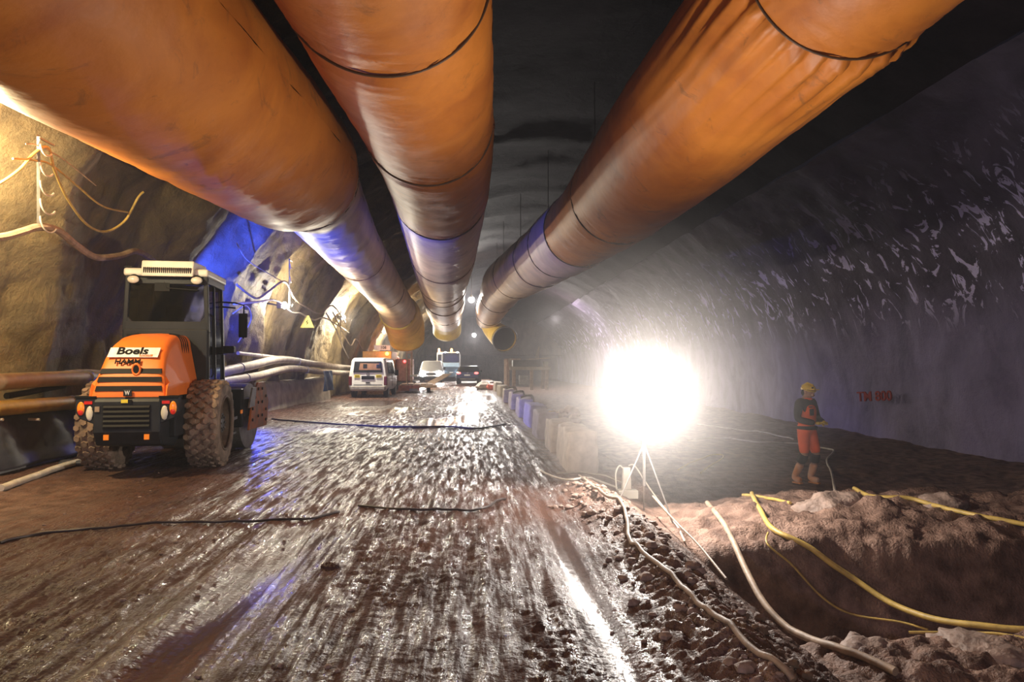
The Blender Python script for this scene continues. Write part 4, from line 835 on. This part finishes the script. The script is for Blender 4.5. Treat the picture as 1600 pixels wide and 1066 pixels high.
# ------------------------------------------------------------------ vehicles in the distance
def road_wheel(parent, x, y, r=.33, w_=.22, name='wheel'):
    b = MB(); b.tube([(x-w_/2, y, r), (x-w_/2+.03, y, r), (x+w_/2-.03, y, r), (x+w_/2, y, r)], [r*.9, r, r, r*.9], 28); o = b.build(name, M['rubber'], parent, smooth=True)
    s = 1 if x > 0 else -1; b = MB(); b.cyl((x+s*w_/2*.8, y, r), (x+s*(w_/2+.012), y, r), r*.62, 20); b.build('hub_cap', M['steel'], o, smooth=True)
def loft_body(st, name, m, parent, bevel=.04):
    # st: list of (y, [ (x,z) half outline from bottom centre out and up to the roof centre ])
    b = MB(); vs = []; n = 0
    for y, half in st:
        full = [(x, y, z) for x, z in half]+[(-x, y, z) for x, z in reversed(half)]; n = len(full); vs += full
    fs = [(i*n+j, i*n+(j+1) % n, (i+1)*n+(j+1) % n, (i+1)*n+j) for i in range(len(st)-1) for j in range(n)]
    fs += [tuple(range(n)), tuple((len(st)-1)*n+j for j in range(n))]
    b.add(vs, fs); return b.build(name, m, parent, smooth=True, bevel=bevel)
# white van, tail toward the camera
vy = 33.9; vx = -4.72
van = thing('van', 'white van seen from behind, parked at the left with two yellow plates', 'van', (vx, vy, 0), R(-1))
W_ = .90
def vh(w_, zt, zb=.32): return [(w_*.9, zb), (w_, zb+.2), (w_, 1.0), (w_*.97, 1.12), (w_*.86, zt-.12), (w_*.76, zt)]
loft_body([(.0, vh(W_*.97, 1.80)), (.12, vh(W_, 1.86)), (.8, vh(W_, 1.88)), (3.2, vh(W_, 1.86)), (3.75, vh(W_*.98, 1.15, .32)), (4.5, vh(W_*.93, .98, .32))][:4]+[(3.75, [(W_*.9, .32), (W_, .52), (W_, .98), (W_*.97, 1.06), (W_*.9, 1.12), (W_*.8, 1.16)]), (4.5, [(W_*.8, .35), (W_*.9, .52), (W_*.9, .85), (W_*.88, .9), (W_*.8, .94), (W_*.7, .96)])], 'body', M['white_paint'], van)
b = MB(); b.prism([(-.68, 1.18), (.68, 1.18), (.62, 1.70), (-.62, 1.70)], 'y', -.035, -.005); rw = b.build('rear_window', M['glass_dark'], van, bevel=.03)
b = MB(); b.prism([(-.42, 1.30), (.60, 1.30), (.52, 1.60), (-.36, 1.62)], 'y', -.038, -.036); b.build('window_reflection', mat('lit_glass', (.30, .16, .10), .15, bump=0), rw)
b = MB(); b.box(-.22, -.04, -.045, -.038, 1.38, 1.58); b.box(.40, .58, -.045, -.038, 1.38, 1.56); b.build('headrest_shape', M['glass_dark'], rw)
b = MB(); b.box(-.82, .82, -.13, .02, .36, .55); b.build('bumper', M['steel'], van, bevel=.04)
b = MB(); b.box(-.66, .66, -.02, 0, .60, .62); b.build('tailgate_seam', M['black'], van)
b = MB(); b.box(-.30, .30, -.03, -.005, .86, 1.02); b.build('number_plate', M['glass_dark'], van)
b = MB(); b.torus((0, -.02, 1.10), .062, .012, 'y', 24, 6); b.build('emblem', M['steel_dark'], van)
text('emblem_letter', 'W', .09, M['steel_dark'], van, (0, -.02, 1.095), (R(90), 0, 0))
for s, tx_ in ((-1, 'left'), (1, 'right')):
    b = MB(); b.box(s*.50-.13, s*.50+.13, -.03, -.005, .94, 1.07); yp = b.build('yellow_plate', M['sign_yellow'], van)
    b = MB(); b.box(s*.50-.10, s*.50+.10, -.035, -.03, .97, .99); b.box(s*.50-.10, s*.50+.10, -.035, -.03, 1.02, 1.045); b.build('print', M['sign_text'], yp)
    b = MB(); b.box(min(s*.74, s*.90), max(s*.74, s*.90), -.03, .08, .58, 1.0); b.build('tail_lamp', mat('dark_red_lens', (.10, .008, .008), .2, bump=0), van, bevel=.03)
b = MB(); b.cyl((0, -.03, .70), (0, -.0, .70), .01, 8); b.box(-.1, .1, -.04, -.0, .68, .73); b.build('tailgate_handle', M['black'], van)
for s in (-1, 1):
    for (y0, y1) in ((.55, 1.75), (1.9, 2.7)):
        b = MB(); x_ = s*.905; b.add([(x_, y0, 1.12), (x_, y1, 1.12), (s*.80, y1-.03, 1.68), (s*.80, y0+.03, 1.68)], [(0, 1, 2, 3)]); o = b.build('side_window', M['glass_dark'], van); m_ = o.modifiers.new('t', 'SOLIDIFY'); m_.thickness = .03; m_.offset = 0
    b = MB(); b.box(min(s*.92, s*1.10), max(s*.92, s*1.10), 2.7, 2.8, 1.0, 1.28); b.beam((s*.85, 2.75, 1.1), (s*.95, 2.75, 1.1), .05); b.build('mirror', M['black'], van, bevel=.03)
    road_wheel(van, s*.76, .75); road_wheel(van, s*.76, 3.6)
    b = MB(); b.box(s*.905-.008, s*.905+.008, 1.80, 1.82, .5, 1.7); b.build('door_seam', M['black'], van)
# container truck beyond the van
t = thing('container_truck', 'orange boxed truck with an amber beacon, parked in front of the white van', 'truck', (-5.5, 43.2, 0))
b = MB(); b.box(-.85, .85, 0, 3.6, 1.0, 2.35); b.build('box_body', mat('amber_box', (.85, .42, .03), .45, bump=.05), t, bevel=.04)
b = MB(); b.box(-.8, .8, 0, 5.2, .55, .95); b.build('chassis', M['steel_dark'], t)
b = MB(); b.box(-.85, .85, 3.75, 5.3, .7, 2.1); b.build('cab', M['orange'], t, bevel=.12)
b = MB(); b.sphere((.62, -.1, 2.2), .12, 14, 10); b.build('beacon', M['amber_light'], t, smooth='all')
for s in (-1, 1):
    for y in (.8, 4.4): road_wheel(t, s*.72, y, .45, .28)
b = MB(); b.beam((.1, .3, 2.35), (.1, .3, 2.45), .05); b.box(-.2, .75, .28, .32, 2.42, 2.72); sg = b.build('roof_sign', M['sign_white'], t)
text('sign_lettering', '108', .24, M['sign_text'], sg, (.35, .27, 2.57), (R(90), 0, 0), bold=.006)
point('truck_beacon_light', (-4.85, 42.7, 2.3), 22, (1, .3, .05), .08)
# pale red machine on the right of the orange truck
t = thing('drill_rig', 'dusty red machine with upright mast beyond the white van', 'drilling machine', (-4.05, 45.5, 0))
b = MB(); b.box(-.55, .35, 0, 3, .5, 1.9); b.build('housing', mat('dusty_red', (.42, .17, .13), .6, var=.4), t, bevel=.05)
b = MB(); b.beam((.45, -.2, .3), (.45, -.2, 2.4), .12); b.beam((.15, -.2, .3), (.15, -.2, 2.4), .08); b.beam((.1, -.2, 2.3), (.5, -.2, 2.3), .1); b.build('mast', M['wood'], t)
b = MB(); b.box(.35, .8, -.3, 1.5, .8, .9); b.build('platform', M['steel'], t)
b = MB(); b.box(-.5, .75, -.2, 3.0, 0, .5); b.build('undercarriage', M['steel_dark'], t, bevel=.1)
b = MB(); b.sphere((.0, -.05, 1.75), .09, 12, 8); b.build('tail_lamp', M['red_light'], t, smooth='all')
# low load of slabs ahead
t = thing('low_trailer', 'low flat trailer with a red stained board, on the road right of the white van', 'trailer', (-2.9, 39.5, 0), R(4))
b = MB(); b.box(-.9, 1.1, 0, 3.2, .28, .42); b.build('deck', M['wood'], t, bevel=.02)
b = MB(); b.box(-.95, .2, -.05, 0, .12, .42); b.build('tail_board', mat('faded_red_board', (.55, .2, .15), .6, var=.4), t)
b = MB(); b.box(-.35, .1, -.09, -.05, .1, .24); b.build('light_plate', M['steel'], t)
for k, (x, y) in enumerate(((-.5, .6), (.7, .6), (-.5, 2.4), (.7, 2.4))): road_wheel(t, x, y, .2, .18)
for k in range(5): b = MB(); b.box(-.8+k*.36, -.5+k*.36, .3, 2.9, .42, .47+.02*(k % 2)); b.build('plank', M['wood'], t)
# white box van with lit headlamps
def headlamps(t, xs, y, z, r=.13, pw=120, tgt=(0, -1, 0)):
    for x in xs:
        b = MB(); b.sphere((x, y, z), r, 16, 10, (1, .4, 1)); b.build('headlamp', M['head_light'], t, smooth='all')
        p = Vector(t.location)+Vector((x, y-.15, z)); spot('headlamp_light', p, (p.x+.3, 0, -1.0), pw, (1, .96, .92), 80, .1)
t = thing('van', 'white van facing the camera with glaring headlamps, far down the road', 'van', (-3.25, 61.5, 0), R(0))
loft_body([(0, [(.8, .35), (.98, .5), (.98, .9), (.94, .98), (.9, 1.0), (.8, 1.03)]), (.5, [(.8, .35), (1, .5), (1, 1.05), (.98, 1.15), (.94, 1.2), (.85, 1.24)]), (1.2, [(.8, .35), (1, .5), (1, 1.05), (.95, 1.2), (.84, 1.75), (.7, 1.86)]), (4.8, [(.8, .35), (1, .5), (1, 1.05), (.95, 1.2), (.84, 1.78), (.7, 1.9)])], 'body', M['white_paint'], t)
b = MB(); b.add([(-.80, .60, 1.25), (.80, .60, 1.25), (.70, 1.1, 1.72), (-.70, 1.1, 1.72)], [(0, 1, 2, 3)]); o = b.build('windscreen', M['glass_dark'], t); m_ = o.modifiers.new('t', 'SOLIDIFY'); m_.thickness = .06; m_.offset = 0
b = MB(); b.box(-.95, .95, -.08, .1, .35, .55); b.build('bumper', M['darkgrey'], t, bevel=.03)
b = MB(); b.box(-.45, .45, -.03, .02, .68, .82); b.build('grille', M['black'], t)
headlamps(t, (-.72, .72), -.05, .78, .25, 300)
for s in (-1, 1):
    for y in (.9, 4): road_wheel(t, s*.85, y)
    b = MB(); b.box(min(s*1.02, s*1.2), max(s*1.02, s*1.2), .9, 1.0, 1.1, 1.35); b.build('mirror', M['black'], t)
# pale blue truck with amber beacons
t = thing('truck', 'pale blue and white truck with two amber beacons, facing the camera', 'truck', (-1.94, 67.6, 0))
b = MB(); b.box(-1.1, 1.05, .2, 2.3, .55, 2.75); b.build('cab', M['white_paint'], t, bevel=.1)
b = MB(); b.box(-.55, 1.0, .12, .24, 1.75, 2.65); b.build('windscreen', M['glass_dark'], t, bevel=.05)
b = MB(); b.prism([(-1.0, 1.8), (-.68, 1.8), (-.68, 2.5), (-1.0, 2.5)], 'y', .12, .24); b.build('side_window', M['glass_dark'], t)
b = MB(); b.box(-.5, 1.02, .05, .22, 1.36, 1.72); b.build('front_panel', M['bluewhite'], t, bevel=.02)
b = MB(); b.box(-.42, .95, .08, .22, .75, 1.34); gr_ = b.build('grille', mat('blue_grey_paint', (.12, .2, .3), .5), t)
for k in range(4): b = MB(); b.box(-.38, .9, .04, .09, .82+k*.13, .86+k*.13); b.build('grille_bar', M['darkgrey'], gr_)
b = MB(); b.box(-1.1, 1.15, -.02, .3, .38, .8); b.build('bumper', mat('blue_bumper', (.09, .14, .2), .5), t, bevel=.05)
b = MB(); b.box(.1, .45, -.05, -.02, .78, .86); b.build('number_plate', M['sign_white'], t)
headlamps(t, (-.62, .95), -.05, .85, .13, 90)
for x in (-.9, .28):
    b = MB(); b.cyl((x, .5, 2.75), (x, .5, 2.98), .11, 16); b.sphere((x, .5, 2.98), .11, 14, 8); b.build('beacon', M['amber_light'], t, smooth=True); point('amber_beacon_light', (t.location.x+x, 67.9, 3.15), 50, (1, .35, .05), .08)
for x in (-.3, .85): b = MB(); b.sphere((x, .15, 2.72), .06, 10, 8); b.build('marker_lamp', M['white_light'], t, smooth='all')
b = MB(); b.box(-1.05, 1.05, 2.5, 8, 1.0, 2.6); b.build('tipper_body', M['steel'], t, bevel=.05)
for s in (-1, 1):
    for y in (1, 5, 6.4): road_wheel(t, s*.95, y, .5, .3)
# dark car
t = thing('car', 'black car driving away with red tail lamps lit', 'car', (-.12, 57.0, 0), R(-3))
def ch(w_, zt, belt=.85): return [(w_*.85, .25), (w_, .42), (w_, belt), (w_*.93, belt+.08), (w_*.80, max(zt-.08, belt+.1)), (w_*.68, max(zt, belt+.13))]
loft_body([(0, ch(.90, .98)), (.12, ch(.92, 1.05)), (.75, ch(.93, 1.42)), (2.3, ch(.93, 1.45)), (3.1, ch(.92, 1.02)), (4.2, ch(.86, .9, .75))], 'body', M['black_paint'], t)
b = MB(); b.add([(-.66, .14, 1.02), (.66, .14, 1.02), (.56, .66, 1.36), (-.56, .66, 1.36)], [(0, 1, 2, 3)]); o = b.build('rear_window', M['glass_dark'], t); m_ = o.modifiers.new('t', 'SOLIDIFY'); m_.thickness = .04; m_.offset = 0
b = MB(); b.box(-.84, .84, -.08, .06, .30, .5); bp_ = b.build('bumper', M['black'], t, bevel=.03); b = MB(); b.box(-.6, .6, -.1, -.07, .38, .44); b.build('silver_trim', M['steel'], bp_)
b = MB(); b.box(-.26, .20, -.03, 0, .66, .77); b.build('number_plate', M['sign_white'], t)
b = MB(); b.torus((0, -.02, .89), .05, .014, 'y', 16, 6); b.build('emblem', M['steel'], t)
for s in (-1, 1):
    b = MB(); b.sphere((s*.70, -.0, .88), .13, 14, 8, (1.3, .3, .7)); b.build('tail_lamp', M['red_light'], t, smooth='all')
    road_wheel(t, s*.82, .8, .33); road_wheel(t, s*.82, 3.3, .33)
    b = MB(); b.box(min(s*.93, s*1.06), max(s*.93, s*1.06), 2.4, 2.5, .95, 1.08); b.build('mirror', M['black'], t)
    b = MB(); b.add([(s*.87, .7, .98), (s*.87, 2.6, .98), (s*.76, 2.3, 1.35), (s*.76, .95, 1.35)], [(0, 1, 2, 3)]); o = b.build('side_window', M['glass_dark'], t); m_ = o.modifiers.new('t', 'SOLIDIFY'); m_.thickness = .04; m_.offset = 0
# ramp board
a = at_y(682, 601, 54); b = MB(); b.beam((0, 0, 0), (1.3, 3.0, .75), .75, .06); o = b.build('ramp_board', M['wood'], bevel=.01); o.location = (-3.0, 53, .06); tag(o, 'pale tilted ramp board on the road in front of the glaring van', 'board')

# steel trestle beside the road
t = thing('trestle', 'dusty steel and timber trestle stacked with a dark load behind the blocks', 'trestle', (2.35, 46.5, -.1))
for x, y in ((.05, 0), (.45, 0), (1.6, 0), (2.6, 0), (.05, 2.4), (2.6, 2.4)):
    b = MB(); b.box(x, x+.22, y, y+.25, 0, 1.35 if x > .2 else 2.0); b.build('leg', M['wood'], t, bevel=.02)
b = MB(); b.box(.3, 2.95, -.1, 2.8, 1.3, 1.52); b.build('platform', M['concrete'], t, bevel=.02)
b = MB(); b.box(.5, 2.3, .1, 2.6, 1.52, 1.95); b.build('stacked_load', M['steel_dark'], t, bevel=.03)
b = MB(); b.box(.2, .42, -.05, .2, 1.5, 2.05); b.box(2.5, 2.8, 0, .3, 1.5, 1.85); b.build('upright_block', M['concrete'], t)
b = MB(); b.beam((-.05, 0, 2.0), (1.0, 0, 2.0), .08); b.beam((1.5, 1, 2.0), (3.0, 1, 2.1), .06); b.build('top_rail', M['wood'], t)
b = MB()
for k in range(3): b.beam((2.0+k*.12, 1, 1.95), (2.3, 1, 2.9), .03)
b.build('strut', M['wood'], t)
b = MB(); b.box(.9, 1.5, .0, .3, .35, .95); b.build('crate', M['steel'], t)
# heap of debris and red cover near the blocks
for k, (u, v, yv, sz, m, lb, ct) in enumerate(((772, 596, 44.2, .34, 'red_cloth', 'red plastic cover on the rubble beside the farthest blocks', 'cover'), (765, 594, 46, .45, 'steel', 'grey scrap heap beside the road near the dark car', 'scrap heap'), (756, 598, 45, .4, 'block', 'broken concrete lump beside the farthest blocks', 'rubble'))):
    p = at_y(u, v, yv); b = MB(); b.sphere((0, 0, 0), sz, 12, 8, (1.3, 1, .7), lump=.45, seed=k, z0=-sz*.5); o = b.build('rubble_lump' if ct == 'rubble' else ct.replace(' ', '_'), M[m], smooth=True); o.location = (p.x, yv, sz*.5+gz(p.x, yv)); tag(o, lb, ct)
# hoses draped on the far blocks
for k, y in enumerate((21.2, 24.9, 29.3)):
    b = MB(); P = smooth_path([(1.5, y+.1, .56), (1.7, y+.5, .60), (1.95, y+1.1, .58), (2.05, y+1.4, .35)], 6); b.tube(P, .035, 8); o = b.build('hose', M['hose_pale'], smooth=True); origin_to(o, P[0]); tag(o, ['pale hose draped over the fifth block from the floodlight', 'pale hose draped over the sixth block from the floodlight', 'pale hose draped over the seventh block from the floodlight'][k], 'hose', 'hoses draped on the blocks')
b = MB()
for k in range(9): b.sphere((random.uniform(-.3, .3), random.uniform(-.7, .7), random.uniform(0, .12)), random.uniform(.12, .24), 10, 7, (1, 1.2, .7), lump=.5, seed=k+40)
o = b.build('rubble_heap', M['wood'], smooth=True); o.location = (1.98, 15.6, .38); o['kind'] = 'stuff'; tag(o, 'brown rubble heaped behind the violet-grey blocks', 'rubble')

# boulders on the ledge and in the pit
bould = [(4.25, 8.25, .32, (1.3, .9, .7)), (5.7, 8.4, .30, (1.2, .9, .6)), (5.35, 5.95, .33, (1, .9, .9)), (3.0, 5.35, .2, (1.3, 1, .7)), (3.9, 5.3, .24, (1.6, 1, .6))]
blab = ['largest rounded boulder on the ledge, lit from the left', 'boulder at the far right of the ledge', 'tall muddy boulder at the right edge of the pit', 'small wet rock at the bottom of the pit by the brown hose', 'wide rock in the foreground of the pit']
for i, (x, y, r, sc_) in enumerate(bould):
    bm = bmesh.new(); bmesh.ops.create_icosphere(bm, subdivisions=4, radius=r)
    for v in bm.verts:
        n_ = v.co.normalized(); d = float(fbm(np.array([n_.x*2.2+i*9+n_.z]), np.array([n_.y*2.2+n_.z*1.5]), 4, 200+i)[0]); d2 = float(fbm(np.array([n_.x*8+i]), np.array([n_.y*8+n_.z*7]), 3, 220)[0])
        v.co = Vector((v.co.x*sc_[0], v.co.y*sc_[1], v.co.z*sc_[2]))*(1+.38*d+.05*d2)
    me = bpy.data.meshes.new('boulder'); bm.to_mesh(me); bm.free(); me.polygons.foreach_set('use_smooth', [True]*len(me.polygons)); me.materials.append(mat('boulder_rock', (.33, .235, .185), .65, var=.5, scale=5, bump=.7, bscale=18, bdist=.03) if i == 0 else bpy.data.materials['boulder_rock'])
    o = bpy.data.objects.new('boulder', me); COL.objects.link(o); o.location = (x, y, gz(x, y)-r*sc_[2]*.25); o.rotation_euler = (0, 0, i*1.3); tag(o, blab[i], 'boulder', 'boulders in the pit')
# a dark stone on the road
p = on_ground(517, 888); b = MB(); b.sphere((0, 0, 0), .05, 12, 8, (1.5, 1, .7), lump=.4, seed=3); o = b.build('stone', M['mud'], smooth=True); o.location = p+Vector((0, 0, .01)); tag(o, 'dark muddy stone lying alone on the road in the foreground', 'stone')
# churned clods: loose lumps on the road edge
b = MB(); rnd = random.Random(8)
for k in range(260):
    y = 3.0+6.2*rnd.random()**1.2; x = 1.1+rnd.gauss(.34, .2)
    r_ = .012+.035*rnd.random()**2.2; b.sphere((x, y, gz(x, y)+r_*.25), r_, 7, 5, (1.2, 1, .75), lump=.5, seed=k)
for k in range(200):
    y = 3.0+9*rnd.random()**1.3; x = rnd.uniform(-4.5, 1.0); r_ = .006+.014*rnd.random()**2; b.sphere((x, y, gz(x, y)+r_*.3), r_, 6, 4, (1.2, 1, .7), lump=.5, seed=k)
o = b.build('mud_clods', M['clod'], smooth=True); o['kind'] = 'stuff'; tag(o, 'churned muddy clods strewn along the road edge', 'mud clods')
# red spray lettering on the right wall
a = at_x(1366, 620, 12.25)
t = text('wall_lettering', 'TM 800', .42, M['red_spray'], None, (12.25, a.y, a.z), (R(90), R(-4), R(-75)), ext=.02, bold=.004); tag(t, 'red sprayed letters TM 800 on the right wall above the worker', 'lettering')

# ------------------------------------------------------------------ the worker
def skin(name, verts, edges, radii, root, m, parent, sub=2, rootv=0):
    me = bpy.data.meshes.new(name); me.from_pydata(verts, edges, []); me.materials.append(m)
    o = bpy.data.objects.new(name, me); COL.objects.link(o); o.parent = parent
    s = o.modifiers.new('skin', 'SKIN'); s.use_smooth_shade = True
    for i, r_ in enumerate(radii):
        d = me.skin_vertices[0].data[i]; d.radius = (r_, r_) if not isinstance(r_, tuple) else r_; d.use_root = (i == rootv)
    u = o.modifiers.new('sub', 'SUBSURF'); u.levels = sub; u.render_levels = sub
    return o
wp = Vector((6.40, 13.3, 0)); wp.z = gz(6.40, 13.3)
wk = thing('person', 'person in yellow helmet, orange and black work clothes and boots, looking down at their hands', 'person', tuple(wp), R(28)); wk.scale = (1.05, 1.05, 1.05)
MS = mat('skin', (.42, .24, .17), .55, bump=0); MO = mat('hi_vis_orange', (.95, .14, .03), .6, var=.15, bump=.1); MK = mat('black_workwear', (.03, .028, .032), .8); MBt = mat('rubber_boot', (.62, .42, .33), .55, col2=(.62, .25, .08), scale=4, bump=.1); MG = mat('work_glove', (.72, .52, .12), .7); MH = mat('helmet_yellow', (.85, .6, .06), .35, bump=0)
# local frame: faces -y, x to its left as seen from the front; stride with the right foot behind
J = {'pel': (0, 0, .98), 'sp': (0, 0, 1.15), 'ch': (0, .01, 1.38), 'nk': (0, -.01, 1.54), 'hd': (0, -.05, 1.66), 'top': (0, -.045, 1.76),
     'hL': (.10, 0, .95), 'kL': (.13, -.10, .53), 'aL': (.13, .02, .12), 'tL': (.14, -.13, .05), 'hR': (-.10, 0, .95), 'kR': (-.12, -.04, .53), 'aR': (-.13, .16, .13), 'tR': (-.14, .03, .05),
     'sL': (.19, .01, 1.45), 'eL': (.27, -.02, 1.17), 'wL': (.12, -.25, 1.12), 'sR': (-.19, .01, 1.45), 'eR': (-.28, -.01, 1.17), 'wR': (-.10, -.25, 1.11)}
rad = {'pel': (.15, .115), 'sp': (.14, .105), 'ch': (.165, .115), 'nk': .06, 'hd': .085, 'top': .075, 'hL': .10, 'kL': .065, 'aL': .045, 'tL': .04, 'hR': .10, 'kR': .065, 'aR': .045, 'tR': .04, 'sL': .07, 'eL': .05, 'wL': .034, 'sR': .07, 'eR': .05, 'wR': .034}
ed = [('pel', 'sp'), ('sp', 'ch'), ('ch', 'nk'), ('nk', 'hd'), ('hd', 'top'), ('pel', 'hL'), ('hL', 'kL'), ('kL', 'aL'), ('aL', 'tL'), ('pel', 'hR'), ('hR', 'kR'), ('kR', 'aR'), ('aR', 'tR'), ('ch', 'sL'), ('sL', 'eL'), ('eL', 'wL'), ('ch', 'sR'), ('sR', 'eR'), ('eR', 'wR')]
def body(name, keys, edges, m, grow=0., sc=1., over=None):
    ks = list(keys); rr2 = []
    for k in ks:
        q = (over or {}).get(k, rad[k]); q = tuple(a*sc+grow for a in q) if isinstance(q, tuple) else q*sc+grow; rr2.append(q)
    return skin(name, [J[k] for k in ks], [(ks.index(a), ks.index(b_)) for a, b_ in edges], rr2, None, m, wk)
body('body', J.keys(), ed, MS)
body('trousers', ['pel', 'sp', 'hL', 'kL', 'hR', 'kR'], [('pel', 'sp'), ('pel', 'hL'), ('hL', 'kL'), ('pel', 'hR'), ('hR', 'kR')], MO, .022, over={'sp': (.135, .10)})
J['kL2'] = (.13, -.04, .36); J['kR2'] = (-.125, .05, .36); rad['kL2'] = rad['kR2'] = .062
J['kL1'] = (.13, -.10, .56); J['kR1'] = (-.12, -.04, .56); rad['kL1'] = rad['kR1'] = .07
for s in 'LR': body('knee_section', ['k'+s+'1', 'k'+s+'2'], [('k'+s+'1', 'k'+s+'2')], MK, .026)
body('jacket', ['sp', 'ch', 'nk', 'sL', 'eL', 'wL', 'sR', 'eR', 'wR'], [('sp', 'ch'), ('ch', 'nk'), ('ch', 'sL'), ('sL', 'eL'), ('eL', 'wL'), ('ch', 'sR'), ('sR', 'eR'), ('eR', 'wR')], MK, .02)
J['v0'] = (0, -.0, .98); J['v1'] = (0, -.01, 1.2); J['v2'] = (0, -.012, 1.36); J['v3'] = (0, -.005, 1.44); rad['v0'] = (.165, .13); rad['v1'] = (.172, .135); rad['v2'] = (.178, .14); rad['v3'] = (.10, .10)
body('vest', ['v0', 'v1', 'v2', 'v3'], [('v0', 'v1'), ('v1', 'v2'), ('v2', 'v3')], MO, .022)
b = MB(); b.box(-.12, -.02, -.175, -.15, 1.24, 1.36); b.box(-.13, -.03, -.16, -.14, 1.38, 1.40); b.build('chest_pocket', MK, wk, bevel=.008)
b = MB(); b.torus((0, -.005, 1.01), .155, .025, 'z', 28, 8); o = b.build('belt', MK, wk, smooth='all'); o.scale = (1.12, .95, 1.3); o.location = (0, 0, -.30)
b = MB(); b.torus((0, -.015, 1.53), .075, .02, 'z', 20, 8); b.build('collar', MO, wk, smooth='all')
# head: shaped over the body's skull
b = MB(); b.sphere((0, -.055, 1.665), .10, 24, 16, (.8, .95, 1.12)); b.sphere((0, -.135, 1.60), .038, 12, 8, (1.0, .8, .8)); b.sphere((0, -.155, 1.645), .018, 10, 6, (.8, 1.2, 1.3))
for s in (-1, 1): b.sphere((s*.08, -.05, 1.65), .022, 10, 6, (.4, .8, 1.3))
hdm = b.build('head', MS, wk, smooth='all')
b = MB()
for s in (-1, 1): b.sphere((s*.03, -.14, 1.668), .010, 8, 6, (1, .6, .6))
b.box(-.022, .022, -.168, -.158, 1.604, 1.609); b.build('eyes_and_mouth', MK, hdm)
b = MB(); b.sphere((0, -.045, 1.70), .125, 24, 14, (.92, 1.1, .85), z0=0.0); b.cyl((0, -.05, 1.695), (0, -.055, 1.71), .135, 24); b.box(-.07, .07, -.215, -.12, 1.692, 1.708); b.tube([(0, .08, 1.76), (0, -.03, 1.815), (0, -.14, 1.775)], .02, 8); hm = b.build('helmet', MH, wk, smooth=True)
b = MB(); b.sphere((-.05, -.17, 1.735), .02, 8, 6, (1.6, .5, .8)); b.build('helmet_mark', MK, hm)
b = MB(); b.sphere((0, .02, 1.64), .088, 16, 10, (.85, .8, .8)); b.build('hair', MK, wk, smooth='all')
# boots
for s in 'LR':
    a_ = Vector(J['a'+s]); t_ = Vector(J['t'+s]); k_ = Vector(J['k'+s]); up_ = a_+(k_-a_)*.62
    b_ = skin('boot', [up_, a_+(k_-a_)*.2, a_+Vector((0, .02, -.03)), (a_+t_)/2+Vector((0, 0, -.015)), t_+Vector((0, -.01, .005))], [(0, 1), (1, 2), (2, 3), (3, 4)], [.078, .068, .068, .066, .062], None, MBt, wk, rootv=0)
    b = MB(); tp = t_+Vector((0, -.02, 0)); hp = a_+Vector((0, .035, 0)); b.beam((hp.x, hp.y, .018), (tp.x, tp.y+.0, .015), .085, .028); b.build('sole', mat('boot_sole', (.60, .24, .07), .6) if s == 'L' else bpy.data.materials['boot_sole'], b_, bevel=.01)
# hands with five fingers each, in yellow gloves, meeting in front of the belly
def hand(s, w_, dirv, up):
    w_ = Vector(w_); d = Vector(dirv).normalized(); n_ = Vector(up).normalized(); sd = d.cross(n_).normalized()
    palm = w_+d*.05; vs = [w_, palm, w_+d*.085]; es = [(0, 1), (1, 2)]; rs = [.026, (.034), (.030)]
    h = skin('glove', [tuple(v) for v in vs], es, rs, None, MG, wk, 2)
    for k in range(4):
        o_ = (k-1.5)*.019; ln = (.062, .072, .068, .054)[k]; p0 = w_+d*.08+sd*o_; p1 = p0+d*ln*.5-n_*.006; p2 = p0+d*ln*.8-n_*.028; p3 = p0+d*ln*.85-n_*.05
        skin('finger', [tuple(p) for p in (p0, p1, p2, p3)], [(0, 1), (1, 2), (2, 3)], [.011, .0105, .0095, .0085], None, MG, h, 1).parent = h
    q0 = w_+d*.035+sd*s*.028; q1 = q0+d*.03+sd*s*.024-n_*.006; q2 = q1+d*.026-sd*s*.002-n_*.014
    skin('thumb', [tuple(p) for p in (q0, q1, q2)], [(0, 1), (1, 2)], [.014, .012, .010], None, MG, h, 1).parent = h
hand(1, J['wL'], (-.55, -.8, .05), (0, .1, 1)); hand(-1, J['wR'], (.5, -.85, .0), (0, .1, 1))
dev = bpy.data.objects.new('tmp', None)
b = MB(); b.box(-.05, .05, -.40, -.30, 1.115, 1.135); o = b.build('handheld_device', mat('yellow_device', (.78, .6, .1), .5), bevel=.01)
o.matrix_world = Matrix.Translation(wp) @ Matrix.Rotation(R(28), 4, 'Z') @ Matrix.Scale(1.05, 4); tag(o, 'small yellow device held in the hands of the worker', 'device')
bpy.data.objects.remove(dev)
